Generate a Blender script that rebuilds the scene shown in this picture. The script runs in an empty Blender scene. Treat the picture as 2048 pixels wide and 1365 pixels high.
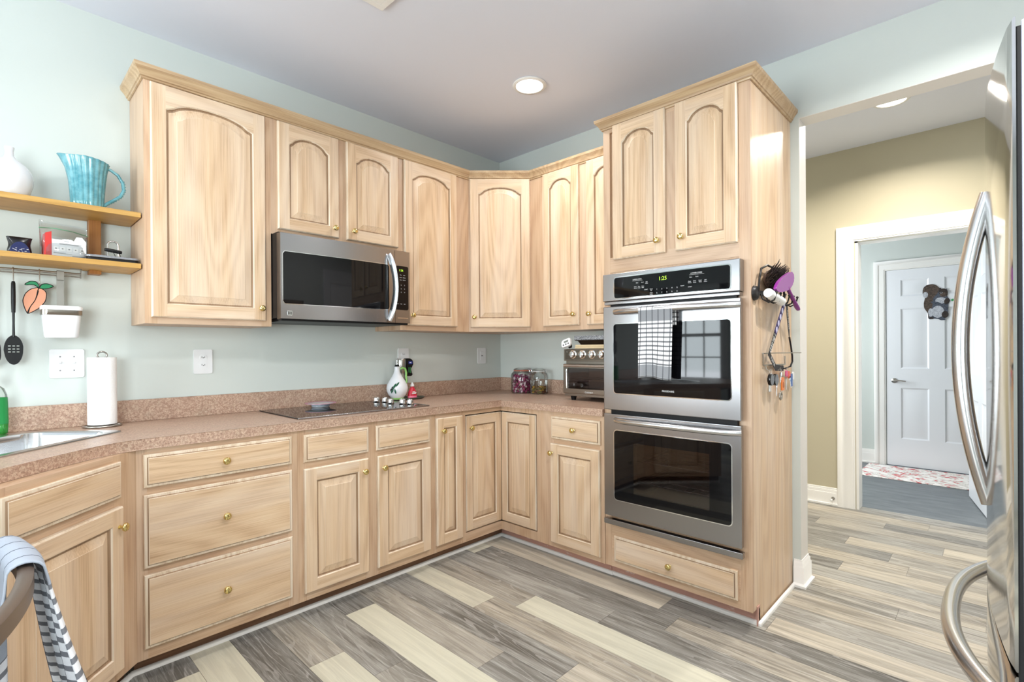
import bpy, bmesh, math, random
from mathutils import Vector, Matrix
random.seed(7)
SC = bpy.context.scene
COL = SC.collection
PI = math.pi

# ------------------------------------------------------------------ camera, world, exposure, daylight
def aim(o, loc, fwd, roll=0.0):
    f = Vector(fwd).normalized(); r = f.cross(Vector((0, 0, 1))).normalized(); u = r.cross(f)
    c, s = math.cos(roll), math.sin(roll)
    r2 = r*c + u*s; u2 = u*c - r*s
    m = Matrix((r2, u2, -f)).transposed().to_4x4(); m.translation = Vector(loc); o.matrix_world = m
cd = bpy.data.cameras.new('camera'); cam = bpy.data.objects.new('camera', cd); COL.objects.link(cam); SC.camera = cam
cd.sensor_fit = 'HORIZONTAL'; cd.sensor_width = 36.0; cd.lens = 36.0*1014.74/2048.0
cd.shift_y = (701.23-682.5)/2048.0; cd.clip_start = 0.02
_y, _p = math.radians(43.7743), math.radians(-0.1008)
aim(cam, (-2.9358, -2.9423, 1.2417), (math.cos(_y)*math.cos(_p), math.sin(_y)*math.cos(_p), math.sin(_p)), math.radians(-0.3787))

SC.view_settings.view_transform = 'Standard'; SC.view_settings.look = 'None'
SC.view_settings.gamma = 1.0; SC.view_settings.use_curve_mapping = False
SC.view_settings.exposure = -0.40

W = bpy.data.worlds.new('sky'); SC.world = W; W.use_nodes = True
_bg = W.node_tree.nodes['Background']; _bg.inputs[0].default_value = (0.80, 0.89, 1.0, 1); _bg.inputs[1].default_value = 1.6

def area(name, loc, fwd, sx, sy, power, col, shape='RECTANGLE', spread=None, parent=None):
    l = bpy.data.lights.new(name, 'AREA'); l.shape = shape; l.size = sx; l.size_y = sy; l.energy = power; l.color = col
    if spread: l.spread = spread
    o = bpy.data.objects.new(name, l); COL.objects.link(o); aim(o, loc, fwd)
    return o
DAY = (0.87, 0.94, 1.0)
# daylight entering by the windows of the dining side (x = -6.2), the added back-wall window and the mudroom
area('daylight', (-6.30, 0.55, 1.45), (1, 0.0, 0.12), 0.86, 1.36, 105, DAY)
area('daylight', (-6.30, 1.75, 1.45), (1, -0.25, 0.12), 0.86, 1.36, 105, DAY)
area('daylight', (-6.30, -1.35, 1.45), (1, 0.1, 0.12), 1.46, 1.36, 205, DAY)  # lamp of the unseen third window, which is added only for its light
area('daylight', (-4.4, -3.88, 1.45), (0.15, 1, 0.12), 1.46, 1.36, 205, DAY)  # lamp of the unseen back-wall window, added as fill from behind the camera
area('daylight', (2.72, -0.66, 1.5), (0, -1, -0.1), 0.8, 1.2, 60, DAY)

# ------------------------------------------------------------------ materials
def srgb(r, g, b):
    f = lambda c: (c/255/12.92) if c/255 <= 0.04045 else ((c/255+0.055)/1.055)**2.4
    return (f(r), f(g), f(b), 1)
class NT:
    def __init__(s, name):
        s.m = bpy.data.materials.new(name); s.m.use_nodes = True; s.t = s.m.node_tree; s.t.nodes.clear()
        s.out = s.t.nodes.new('ShaderNodeOutputMaterial')
    def n(s, typ, ins=None, **at):
        nd = s.t.nodes.new('ShaderNode'+typ)
        for k, v in at.items(): setattr(nd, k, v)
        for k, v in (ins or {}).items():
            i = nd.inputs[k]
            if hasattr(v, 'is_output') or isinstance(v, bpy.types.NodeSocket): s.t.links.new(v, i)
            else: i.default_value = v
        return nd
    def math(s, op, a, b=0.0, c=0.0):
        nd = s.t.nodes.new('ShaderNodeMath'); nd.operation = op
        for i, v in enumerate((a, b, c)):
            if isinstance(v, bpy.types.NodeSocket): s.t.links.new(v, nd.inputs[i])
            else: nd.inputs[i].default_value = v
        return nd.outputs[0]
    def ramp(s, fac, stops, interp='LINEAR'):
        nd = s.t.nodes.new('ShaderNodeValToRGB'); s.t.links.new(fac, nd.inputs[0]); nd.color_ramp.interpolation = interp
        el = nd.color_ramp.elements
        while len(el) < len(stops): el.new(0.5)
        for e, (p, c) in zip(el, stops):
            e.position = p; e.color = c if len(c) == 4 else (*c, 1)
        return nd.outputs[0]
    def mix(s, fac, a, b, blend='MIX'):
        nd = s.t.nodes.new('ShaderNodeMix'); nd.data_type = 'RGBA'; nd.blend_type = blend
        for i, v in ((0, fac), (6, a), (7, b)):
            if isinstance(v, bpy.types.NodeSocket): s.t.links.new(v, nd.inputs[i])
            else: nd.inputs[i].default_value = v
        return nd.outputs[2]
    def pbsdf(s, **ins):
        p = s.n('BsdfPrincipled', {k.replace('_', ' '): v for k, v in ins.items()})
        s.t.links.new(p.outputs[0], s.out.inputs[0]); return p
    def bump(s, h, strength=0.3, dist=0.002):
        return s.n('Bump', {'Height': h, 'Strength': strength, 'Distance': dist}).outputs[0]
    def coord(s, scale, kind='Object', rnd=0.0):
        c = s.n('TexCoord').outputs[kind]
        if rnd:
            r = s.n('ObjectInfo').outputs['Random']
            v = s.n('CombineXYZ', {0: s.math('MULTIPLY', r, rnd), 1: s.math('MULTIPLY', r, rnd*.7), 2: s.math('MULTIPLY', r, rnd*1.3)}).outputs[0]
            c = s.n('VectorMath', {0: c, 1: v}, operation='ADD').outputs[0]
        return s.n('Mapping', {'Vector': c, 'Scale': scale}).outputs[0]
    def noise(s, vec, scale=1, detail=2, rough=.5, dist=0):
        return s.n('TexNoise', {'Vector': vec, 'Scale': scale, 'Detail': detail, 'Roughness': rough, 'Distortion': dist}).outputs[0]

def plain(name, col, rough=.5, metal=0.0, **kw):
    t = NT(name); t.pbsdf(Base_Color=col, Roughness=rough, Metallic=metal, **kw); return t.m

def oak(name, axis, light, mid, dark, white, rough=.38, wamt=.45):
    t = NT(name)
    k = lambda a, b: (b, a, a) if axis == 'h' else (a, a, b)
    base = t.noise(t.coord(k(4.2, .55), rnd=23), 1, 1.5, .5)
    rings = t.math('SINE', t.math('MULTIPLY', base, 85))
    fine = t.noise(t.coord(k(230, 3.0), rnd=17), 1, 4, .7)
    f = t.math('ADD', t.math('MULTIPLY', rings, .09), t.math('ADD', t.math('MULTIPLY', fine, .80), .09))
    c = t.ramp(f, [(.22, dark), (.48, mid), (.74, light)])
    broad = t.noise(t.coord(k(9, .7), rnd=31), 1, 3, .6)
    w = t.ramp(broad, [(.42, (0, 0, 0)), (.75, (1, 1, 1))])
    c = t.mix(t.math('MULTIPLY', w, wamt), c, white)
    pore = t.noise(t.coord(k(330, 9), rnd=11), 1, 2, .5)
    pm = t.ramp(pore, [(.60, (0, 0, 0)), (.72, (1, 1, 1))])
    c = t.mix(t.math('MULTIPLY', pm, .28), c, dark)
    t.pbsdf(Base_Color=c, Roughness=rough, Specular_IOR_Level=.4, Normal=t.bump(pore, .12, .001)); return t.m
OL, OM, OD, OW = srgb(225, 198, 165), srgb(213, 182, 148), srgb(182, 147, 114), srgb(229, 213, 196)
OAKV = oak('pickled_oak_upright', 'v', OL, OM, OD, OW, wamt=.6)
OAKH = oak('pickled_oak_level', 'h', OL, OM, OD, OW, wamt=.6)
OAKG = oak('oak_groove_glaze', 'v', srgb(176, 146, 116), srgb(150, 120, 92), srgb(122, 94, 70), srgb(180, 156, 132), wamt=.2)
OAKE = oak('pickled_oak_limed_edge', 'v', srgb(234, 222, 204), srgb(222, 202, 176), srgb(186, 156, 126), OW, wamt=.7)
FV = oak('face_frame_oak_upright', 'v', srgb(210, 180, 150), srgb(198, 165, 134), srgb(172, 135, 107), srgb(214, 193, 174))
FH = oak('face_frame_oak_level', 'h', srgb(210, 180, 150), srgb(198, 165, 134), srgb(172, 135, 107), srgb(214, 193, 174))
CROWN = oak('crown_oak', 'h', srgb(206, 180, 144), srgb(188, 158, 122), srgb(152, 120, 88), srgb(206, 186, 162), wamt=.25)
SHELFW = oak('honey_shelf_wood', 'h', srgb(206, 164, 92), srgb(192, 148, 78), srgb(168, 124, 62), srgb(210, 172, 110), rough=.45, wamt=.2)
POSTW = oak('brown_shelf_post_wood', 'v', srgb(172, 118, 60), srgb(156, 102, 48), srgb(126, 78, 36), srgb(176, 124, 70), rough=.45, wamt=.2)
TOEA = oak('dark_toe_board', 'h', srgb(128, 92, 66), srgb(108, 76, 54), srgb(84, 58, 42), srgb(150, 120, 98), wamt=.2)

def toe_paint():
    t = NT('scuffed_rose_toe_board')
    n = t.noise(t.coord((14, 14, 60), rnd=9), 1, 4, .7)
    c = t.mix(t.ramp(n, [(.62, (0, 0, 0)), (.68, (1, 1, 1))]), srgb(190, 146, 132), srgb(226, 214, 208))
    t.pbsdf(Base_Color=c, Roughness=.5); return t.m
TOEB = toe_paint()

def laminate():
    t = NT('speckled_rose_laminate')
    v = t.coord((1, 1, 1))
    a = t.noise(v, 14, 4, .6); b = t.noise(v, 130, 5, .75, .6); c3 = t.noise(v, 210, 3, .7, 1.0)
    c = t.ramp(a, [(.3, srgb(182, 152, 132)), (.5, srgb(202, 174, 152)), (.7, srgb(186, 164, 142))])
    c = t.mix(t.ramp(b, [(.44, (.9, .9, .9)), (.56, (0, 0, 0))]), c, srgb(160, 126, 108))
    c = t.mix(t.ramp(b, [(.58, (0, 0, 0)), (.70, (.5, .5, .5))]), c, srgb(224, 202, 184))
    c = t.mix(t.ramp(c3, [(.57, (0, 0, 0)), (.66, (.85, .85, .85))]), c, srgb(112, 84, 72))
    t.pbsdf(Base_Color=c, Roughness=.34, Specular_IOR_Level=.5); return t.m
LAM = laminate()

def plank_floor():
    t = NT('mixed_tone_plank_floor')
    tone = t.n('Attribute', attribute_name='tone').outputs['Fac']; off = t.n('Attribute', attribute_name='offset').outputs['Fac']
    co = t.n('TexCoord').outputs['Object']
    sh = t.n('CombineXYZ', {0: t.math('MULTIPLY', off, 13.0), 1: t.math('MULTIPLY', off, 31.0), 2: off}).outputs[0]
    co = t.n('VectorMath', {0: co, 1: sh}, operation='ADD').outputs[0]
    mp = lambda sc: t.n('Mapping', {'Vector': co, 'Scale': sc}).outputs[0]
    g1 = t.noise(mp((38, 1.8, 1)), 1, 6, .7, .8)
    g2 = t.noise(mp((170, 5, 1)), 1, 5, .75, .3)
    g3 = t.noise(mp((7, .8, 1)), 1, 2, .5, .5)
    rings = t.math('SINE', t.math('MULTIPLY', g3, 70))
    base = t.ramp(tone, [(0, srgb(206, 203, 183)), (.25, srgb(194, 185, 168)), (.5, srgb(178, 169, 153)), (.75, srgb(160, 157, 149)), (1, srgb(118, 116, 111))])
    amp = t.ramp(tone, [(0, (.22, .22, .22)), (.4, (.75, .75, .75)), (1, (1, 1, 1))])
    g4 = t.noise(mp((5, 1.3, 1)), 1, 3, .6, .4)
    dk = t.math('MULTIPLY', t.math('MULTIPLY', t.ramp(g1, [(.38, (0, 0, 0)), (.57, (1, 1, 1))]), t.ramp(g4, [(.32, (.4, .4, .4)), (.68, (1, 1, 1))])), amp)
    c = t.mix(t.math('MULTIPLY', dk, .92), base, srgb(70, 65, 58))
    lt = t.math('MULTIPLY', t.ramp(g2, [(.52, (0, 0, 0)), (.70, (1, 1, 1))]), amp)
    c = t.mix(t.math('MULTIPLY', lt, .50), c, srgb(214, 213, 208))
    rl = t.math('MULTIPLY', t.math('MULTIPLY', t.math('GREATER_THAN', rings, .86), t.ramp(g1, [(.45, (0, 0, 0)), (.6, (1, 1, 1))])), amp)
    c = t.mix(t.math('MULTIPLY', rl, .30), c, srgb(222, 218, 212))
    t.pbsdf(Base_Color=c, Roughness=t.math('ADD', t.math('MULTIPLY', g2, .15), .33), Specular_IOR_Level=.4, Normal=t.bump(g2, .15, .001)); return t.m
PLANK = plank_floor()

def wallpaint(name, col, rough=.55):
    t = NT(name); n = t.noise(t.coord((1, 1, 1)), 180, 2, .5)
    t.pbsdf(Base_Color=col, Roughness=rough, Specular_IOR_Level=.3, Normal=t.bump(n, .05, .001)); return t.m
SAGE = wallpaint('sage_wall_paint', srgb(205, 211, 206))
TAN = wallpaint('tan_wall_paint', srgb(188, 180, 156))
CEIL = wallpaint('ceiling_paint', srgb(226, 229, 240), .8)
TRIMW = plain('white_trim_paint', srgb(240, 238, 234), .3)
DOORW = plain('white_door_paint', srgb(232, 234, 238), .35)

def slate():
    t = NT('dark_slate_vinyl'); v = t.coord((1, 1, 1))
    n = t.noise(t.n('Mapping', {'Vector': v, 'Scale': (9, 2, 1)}).outputs[0], 2, 4, .6)
    c = t.ramp(n, [(.3, srgb(84, 90, 95)), (.7, srgb(112, 118, 122))]); t.pbsdf(Base_Color=c, Roughness=.45); return t.m
SLATE = slate()

def steel(name, col, rough, axis):
    t = NT(name); t.pbsdf(Base_Color=col, Metallic=1.0, Roughness=rough); return t.m
STEELH = steel('brushed_steel_level', srgb(160, 159, 161), .24, 'h')
STEELV = steel('brushed_steel_upright', srgb(206, 204, 202), .27, 'v')
STEELF = steel('fridge_steel', srgb(200, 198, 196), .08, 'v')
STEELB = plain('steel_handle', srgb(205, 205, 206), .24, 1.0)
STEELN = plain('warm_dark_steel', srgb(150, 142, 132), .28, 1.0)
CHROME = plain('chrome', srgb(225, 225, 226), .08, 1.0)
NICKEL = plain('satin_nickel', srgb(170, 166, 160), .28, 1.0)
BRASS = plain('polished_brass', srgb(226, 204, 138), .14, 1.0)
GLOSSK = plain('black_glass', (.004, .004, .005, 1), .03, Specular_IOR_Level=.32)
BLACK = plain('black_plastic', (.008, .008, .009, 1), .4, Specular_IOR_Level=.25)
MATK = plain('matt_black', (.008, .008, .008, 1), .7)
IRON = plain('black_iron', (.02, .018, .017, 1), .4, .3)
WHITE = plain('white_plastic', srgb(230, 231, 232), .3)
PAPER = plain('white_paper', srgb(246, 246, 245), .9)
CERAM = plain('white_ceramic', srgb(228, 229, 233), .12)
INK = plain('white_ink', srgb(236, 236, 236), .5)
GREYINK = plain('grey_ink', srgb(120, 120, 122), .5)
def emis(name, col, s):
    t = NT(name); t.pbsdf(Base_Color=(.01, .01, .01, 1), Emission_Color=col, Emission_Strength=s); return t.m
LED = emis('green_clock_digits', srgb(200, 255, 60), 2.2)
LENS = emis('lit_lamp_lens', (1, .98, .94, 1), 14)
LENSW = emis('warm_lit_lamp_lens', (1, .93, .80, 1), 12)
def clearglass(name, tint=(1, 1, 1, 1), spec=.12):
    t = NT(name); lw = t.n('LayerWeight', {'Blend': .35}).outputs['Fresnel']
    f = t.math('ADD', t.math('MULTIPLY', lw, .7), spec*.3)
    a = t.n('BsdfTransparent', {'Color': tint}); b = t.n('BsdfGlossy', {'Roughness': .03})
    m = t.n('MixShader', {0: f, 1: a.outputs[0], 2: b.outputs[0]}); t.t.links.new(m.outputs[0], t.out.inputs[0]); return t.m
GLASS = clearglass('clear_glass', (.96, .98, .97, 1))
OVENGL = clearglass('smoked_oven_glass', (.62, .56, .55, 1), .1)
PLASTF = clearglass('clear_plastic_film', (.92, .93, .92, 1), .35)

# ------------------------------------------------------------------ mesh builder
class MB:
    def __init__(s): s.b = bmesh.new(); s.mi = 0; s.M = Matrix.Identity(4); s.wn = False
    def v(s, *p): return s.b.verts.new(s.M @ Vector(p))
    def f(s, vs, mi=None):
        try: q = s.b.faces.new(vs)
        except ValueError: return None
        q.material_index = s.mi if mi is None else mi; q.smooth = True; return q
    def box(s, x0, x1, y0, y1, z0, z1, bev=0.0, mi=None, seg=2):
        vs = [s.v(x, y, z) for x in (x0, x1) for y in (y0, y1) for z in (z0, z1)]
        fs = [s.f([vs[i] for i in q], mi) for q in ((0, 1, 3, 2), (4, 6, 7, 5), (0, 4, 5, 1), (2, 3, 7, 6), (0, 2, 6, 4), (1, 5, 7, 3))]
        if bev:
            s.wn = True
            es = list({e for q in fs for e in q.edges})
            r = bmesh.ops.bevel(s.b, geom=es, offset=bev, segments=seg, affect='EDGES', profile=.5, material=-1)
            for q in r['faces']: q.smooth = True
        return fs
    def bridge(s, l0, l1, mi=None, closed=True):
        n = len(l0)
        for i in range(n if closed else n-1):
            j = (i+1) % n; s.f([l0[i], l0[j], l1[j], l1[i]], mi)
    def lathe(s, prof, seg=24, mi=None, cap=True, axis='z', ring=None):
        loops = []
        for k, (r, z) in enumerate(prof):
            L = []
            for i in range(seg):
                a = 2*PI*i/seg; rr = r*(ring(a, k) if ring else 1)
                p = (rr*math.cos(a), rr*math.sin(a), z)
                if axis == 'y': p = (p[0], z, p[1])
                if axis == 'x': p = (z, p[0], p[1])
                L.append(s.v(*p))
            loops.append(L)
        for a, b in zip(loops, loops[1:]): s.bridge(a, b, mi)
        if cap: s.f(loops[0][::-1], mi); s.f(loops[-1], mi)
        return loops
    def tube(s, pts, r, seg=8, mi=None, closed=False, cap=True, flat=None):
        pts = [Vector(p) for p in pts]; n = len(pts); loops = []; up = None
        rs = r if isinstance(r, (list, tuple)) else [r]*n
        for i, p in enumerate(pts):
            if closed: t = pts[(i+1) % n]-pts[i-1]
            else: t = pts[min(i+1, n-1)]-pts[max(i-1, 0)]
            t.normalize()
            if up is None:
                up = Vector((0, 0, 1)) if abs(t.z) < .9 else Vector((1, 0, 0))
            x = t.cross(up).normalized(); up = x.cross(t).normalized()
            fa, fb = flat or (1, 1)
            loops.append([s.v(*(p + x*(math.cos(2*PI*k/seg)*rs[i]*fa) + up*(math.sin(2*PI*k/seg)*rs[i]*fb))) for k in range(seg)])
        for a, b in zip(loops, loops[1:]): s.bridge(a, b, mi)
        if closed: s.bridge(loops[-1], loops[0], mi)
        elif cap: s.f(loops[0][::-1], mi); s.f(loops[-1], mi)
    def prism(s, poly, d0, d1, plane='xz', mi=None, mi_side=None, bev=0):
        P = {'xz': lambda a, b, d: (a, d, b), 'xy': lambda a, b, d: (a, b, d), 'yz': lambda a, b, d: (d, a, b)}[plane]
        A = [s.v(*P(a, b, d0)) for a, b in poly]; B = [s.v(*P(a, b, d1)) for a, b in poly]
        s.bridge(A, B, mi if mi_side is None else mi_side)
        f1 = s.f(A[::-1], mi); f2 = s.f(B, mi)
        if bev:
            s.wn = True
            es = list(set(f1.edges) | set(f2.edges))
            bmesh.ops.bevel(s.b, geom=es, offset=bev, segments=2, affect='EDGES', profile=.5, material=-1)
    def sphere(s, c, r, seg=14, rings=8, mi=None, sc=(1, 1, 1)):
        c = Vector(c); top = s.v(*(c+Vector((0, 0, r*sc[2])))); bot = s.v(*(c-Vector((0, 0, r*sc[2])))); L = []
        for k in range(1, rings):
            a = PI*k/rings
            L.append([s.v(*(c+Vector((r*sc[0]*math.sin(a)*math.cos(2*PI*i/seg), r*sc[1]*math.sin(a)*math.sin(2*PI*i/seg), r*sc[2]*math.cos(a))))) for i in range(seg)])
        for a, b in zip(L, L[1:]): s.bridge(a, b, mi)
        for i in range(seg):
            s.f([top, L[0][i], L[0][(i+1) % seg]], mi); s.f([bot, L[-1][(i+1) % seg], L[-1][i]], mi)
    def text(s, txt, size, x, z, y, mi=None, mat=None, bold=False):
        # lettering standing in the local xz plane, facing -y, centred at x, baseline z
        vs, fs, w = glyphs(txt, size)
        vv = []
        for a, b in vs:
            p = Vector((x+a-w/2, y, z+b)); p = mat @ p if mat else p
            vv.append(s.v(*p))
        for q in fs: s.f([vv[i] for i in q], mi)
    def build(s, name, mats, parent=None, loc=(0, 0, 0), rot=(0, 0, 0), angle=50):
        bmesh.ops.recalc_face_normals(s.b, faces=s.b.faces[:])
        me = bpy.data.meshes.new(name); s.b.to_mesh(me); s.b.free()
        for m in (mats if isinstance(mats, (list, tuple)) else [mats]): me.materials.append(m)
        me.set_sharp_from_angle(angle=math.radians(angle))
        o = bpy.data.objects.new(name, me); COL.objects.link(o); o.location = loc; o.rotation_euler = rot
        if parent: o.parent = parent
        if s.wn: w = o.modifiers.new('flat_faces', 'WEIGHTED_NORMAL'); w.keep_sharp = True
        return o
_gl = {}
def glyphs(txt, size):
    if txt not in _gl:
        c = bpy.data.curves.new('t', 'FONT'); c.body = txt; c.size = 1.0; c.resolution_u = 2
        o = bpy.data.objects.new('t', c); COL.objects.link(o); bpy.context.view_layer.update()
        me = bpy.data.meshes.new_from_object(o.evaluated_get(bpy.context.evaluated_depsgraph_get()))
        vs = [(v.co.x, v.co.y) for v in me.vertices]; fs = [tuple(p.vertices) for p in me.polygons]
        bpy.data.objects.remove(o); bpy.data.curves.remove(c); bpy.data.meshes.remove(me)
        _gl[txt] = (vs, fs)
    vs, fs = _gl[txt]; vs = [(a*size, b*size) for a, b in vs]
    return vs, fs, max(a for a, b in vs)+min(a for a, b in vs)

def cut(o, *boxes):
    # real openings: boxes in the object's own coordinates are subtracted from its mesh
    for bx in boxes:
        m = MB(); m.box(*bx) if not callable(bx) else bx(m)
        c = m.build('cutter', [q for q in o.data.materials]); c.matrix_world = o.matrix_world
        o2 = bpy.data.objects.new('tmp', o.data); COL.objects.link(o2)
        md = o2.modifiers.new('b', 'BOOLEAN'); md.operation = 'DIFFERENCE'; md.solver = 'EXACT'; md.object = c
        c.matrix_world = Matrix.Identity(4); bpy.context.view_layer.update()
        me = bpy.data.meshes.new_from_object(o2.evaluated_get(bpy.context.evaluated_depsgraph_get()))
        me.name = o.data.name; o.data = me; me.set_sharp_from_angle(angle=math.radians(30))
        bpy.data.objects.remove(o2); bpy.data.objects.remove(c)
def tag(o, label, cat, group=None):
    o['label'] = label; o['category'] = cat
    if group: o['group'] = group
    return o
def thing(name, label, cat, loc=(0, 0, 0), rz=0.0, group=None):
    o = bpy.data.objects.new(name, None); o.empty_display_size = .05; COL.objects.link(o)
    o.location = loc; o.rotation_euler = (0, 0, rz); return tag(o, label, cat, group)
def struct(o, label=None, cat='room'):
    o['kind'] = 'structure'
    if label: o['label'] = label
    return o
def copyobj(o, parent=None, loc=None, rot=None):
    c = o.copy(); COL.objects.link(c)
    if parent: c.parent = parent
    if loc: c.location = loc
    if rot: c.rotation_euler = rot
    return c
def rrect(w, h, r, n=5, cx=0, cz=0):
    P = []
    for sx, sz, a0 in ((1, 1, 0), (-1, 1, PI/2), (-1, -1, PI), (1, -1, 1.5*PI)):
        for k in range(n+1):
            a = a0+PI/2*k/n; P.append((cx+sx*(w/2-r)+r*math.cos(a), cz+sz*(h/2-r)+r*math.sin(a)))
    return P
def soft(P, n=4, tens=.5):
    # closed Catmull-Rom curve through the points
    out = []; N = len(P)
    for i in range(N):
        p0, p1, p2, p3 = (Vector(P[(i+k) % N]) for k in (-1, 0, 1, 2))
        for j in range(n):
            t = j/n; out.append(tuple(p1+(p2-p0)*tens*t+(p0*2-p1*5+p2*4-p3)*tens*t*t+(p1*3-p0-p2*3+p3)*tens*t**3))
    return out
RB = -PI/2      # things standing against the wall with the ovens are turned this way: local x runs to world -y, local y into the wall

# ------------------------------------------------------------------ room shell
H = 2.7686
def wall(name, ax, at, th, a0, a1, mat, holes=(), z0=0.0, z1=H, label=None):
    m = MB(); A = sorted({a0, a1, *[h[0] for h in holes], *[h[1] for h in holes]}); Zs = sorted({z0, z1, *[h[2] for h in holes], *[h[3] for h in holes]})
    for i in range(len(A)-1):
        for j in range(len(Zs)-1):
            ca, cz = (A[i]+A[i+1])/2, (Zs[j]+Zs[j+1])/2
            if any(h[0] < ca < h[1] and h[2] < cz < h[3] for h in holes): continue
            if ax == 'x': m.box(at, at+th, A[i], A[i+1], Zs[j], Zs[j+1])
            else: m.box(A[i], A[i+1], at, at+th, Zs[j], Zs[j+1])
    return struct(m.build(name, mat), label)
wall('wall_back', 'y', 0, .12, -3.55, 0.12, SAGE, label='sage green wall behind the cooktop')
wall('wall_right', 'x', 0, .12, -3.75, 0.0, SAGE, holes=[(-3.75, -2.2, -1, 2.432)], label='pale blue green wall with the wide hallway opening')
wall('wall_left', 'x', -6.32, .12, -3.75, 2.5, SAGE, holes=[(.10, 1.0, .75, 2.15), (1.30, 2.2, .75, 2.15), (-2.1, -.6, .75, 2.15)])
wall('wall_front', 'y', -3.87, .12, -6.32, 3.8, SAGE, holes=[(-5.15, -3.65, .75, 2.15)])
wall('wall_dining', 'y', 2.5, .12, -6.32, -3.43, SAGE)
wall('wall_return', 'x', -3.55, .12, .12, 2.5, SAGE)
wall('wall_hall', 'x', 1.687, .12, -3.75, .3, TAN, holes=[(-2.965, -2.155, -1, 2.055)], label='tan hallway wall with the cased doorway')
wall('wall_hallend', 'y', .3, .12, 0.0, 1.807, TAN)
wall('wall_mudroom', 'x', 3.66, .12, -3.75, -.6, SAGE, holes=[(-2.915, -2.09, -1, 2.045)])
wall('wall_mudside', 'y', -.6, .12, 1.807, 3.78, SAGE, holes=[(2.3, 3.14, .9, 2.1)])
m = MB(); m.box(-6.32, 3.78, -3.87, 2.62, H, H+.1); struct(m.build('ceiling', CEIL), 'light grey painted ceiling')

# kitchen and hall floor: one floor of separate planks, each with its own tone; a few rows follow the photograph's pattern
rows = [-2.96, -2.81, -2.66, -2.51, -2.36, -2.21, -2.06, -1.91, -1.765, -1.61, -1.46, -1.31, -1.165, -1.015, -.865, -.715, -.57, -.42, -.25, -.075, .065, .212, .36, .515, .672, .835, .99, 1.15, 1.30, 1.455, 1.625, 1.79]
known = {-2.51: [(-.70, .95), (-1.9, .05)], -2.36: [(-1.75, .05)], -2.21: [(-1.7, .95)], -2.06: [(-.99, .62), (-2.2, .05)], -1.91: [(-1.22, .80), (-2.4, .7)],
 -1.765: [(-.73, .95), (-1.95, .02)], -1.61: [(-1.473, .62), (-2.6, .85)], -1.46: [(-1.742, .8), (-2.9, .3)], -1.31: [(-1.113, .08), (-2.3, .5)],
 -1.165: [(-1.256, .6), (-2.45, .04)], -1.015: [(-1.628, .75), (-2.8, .85)], -.865: [(-.628, .1), (-1.876, .92), (-3.0, .55)], -.715: [(-1.77, .25), (-2.9, .95)],
 -.57: [(-2.2, .7), (-3.3, .30)], -.42: [(-1.9, .5), (-3.1, .72)], -.25: [(-1.8, .5), (-3.0, .45)], -.075: [(-2.6, .48), (-3.4, .5)], .065: [(-2.9, .34), (-3.6, .4)],
 .212: [(-2.8, .55)], .36: [(-2.29, .75), (-3.4, .22)], .515: [(-2.577, .30), (-3.6, .38)], .672: [(-2.48, .72), (-3.5, .45)], .835: [(-2.235, .8), (-3.3, .22)],
 .99: [(-2.7, .56)], 1.15: [(-1.998, .7), (-3.1, .4)], 1.30: [(-2.37, .42), (-3.4, .7)], 1.455: [(-2.596, .2), (-3.6, .4)], 1.625: [(-2.9, .6)]}
m = MB(); tl = m.b.faces.layers.float.new('tone'); ol = m.b.faces.layers.float.new('offset')
xs = list(rows); x = rows[0]
while x > -6.15: x -= .15; xs.insert(0, x)
xs[0] = -6.2
for i in range(len(xs)-1):
    xl, xr = xs[i], xs[i+1]; top = .3 if xl > 0 else (2.5 if xr < -3.5 else 0.0)
    segs = [(top if k == 0 else known[xl][k-1][0], y1, tn) for k, (y1, tn) in enumerate(known[xl])] if xl in known else []
    y = segs[-1][1] if segs else top
    first = not segs
    while y > -3.87:
        L = random.uniform(.35, 1.2) if first else 1.22; first = False
        segs.append((y, max(y-L, -3.87), random.choice([.05, .25, .4, .55, .7, .8, .95]))); y -= L
    for ya, yb, tn in segs:
        if ya - yb < .02: continue
        if xl > -.1: tn = min(.9, tn+.2)
        fs = m.box(xl+.0007, xr-.0007, yb+.0007, ya-.0007, -.02, 0)
        o_ = random.random()*9
        for q in fs: q[tl] = tn; q[ol] = o_
for q in m.box(-6.3, 1.79, -3.9, 2.6, -.06, -.0015): q[tl] = 1.6; q[ol] = 0
fl = m.build('floor', PLANK); struct(fl, 'mixed cream, brown and grey wood-look plank floor')
m = MB(); m.box(1.79, 3.9, -3.9, -.5, -.06, 0); struct(m.build('floor_mudroom', SLATE), 'dark grey slate-look floor beyond the doorway')

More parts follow.
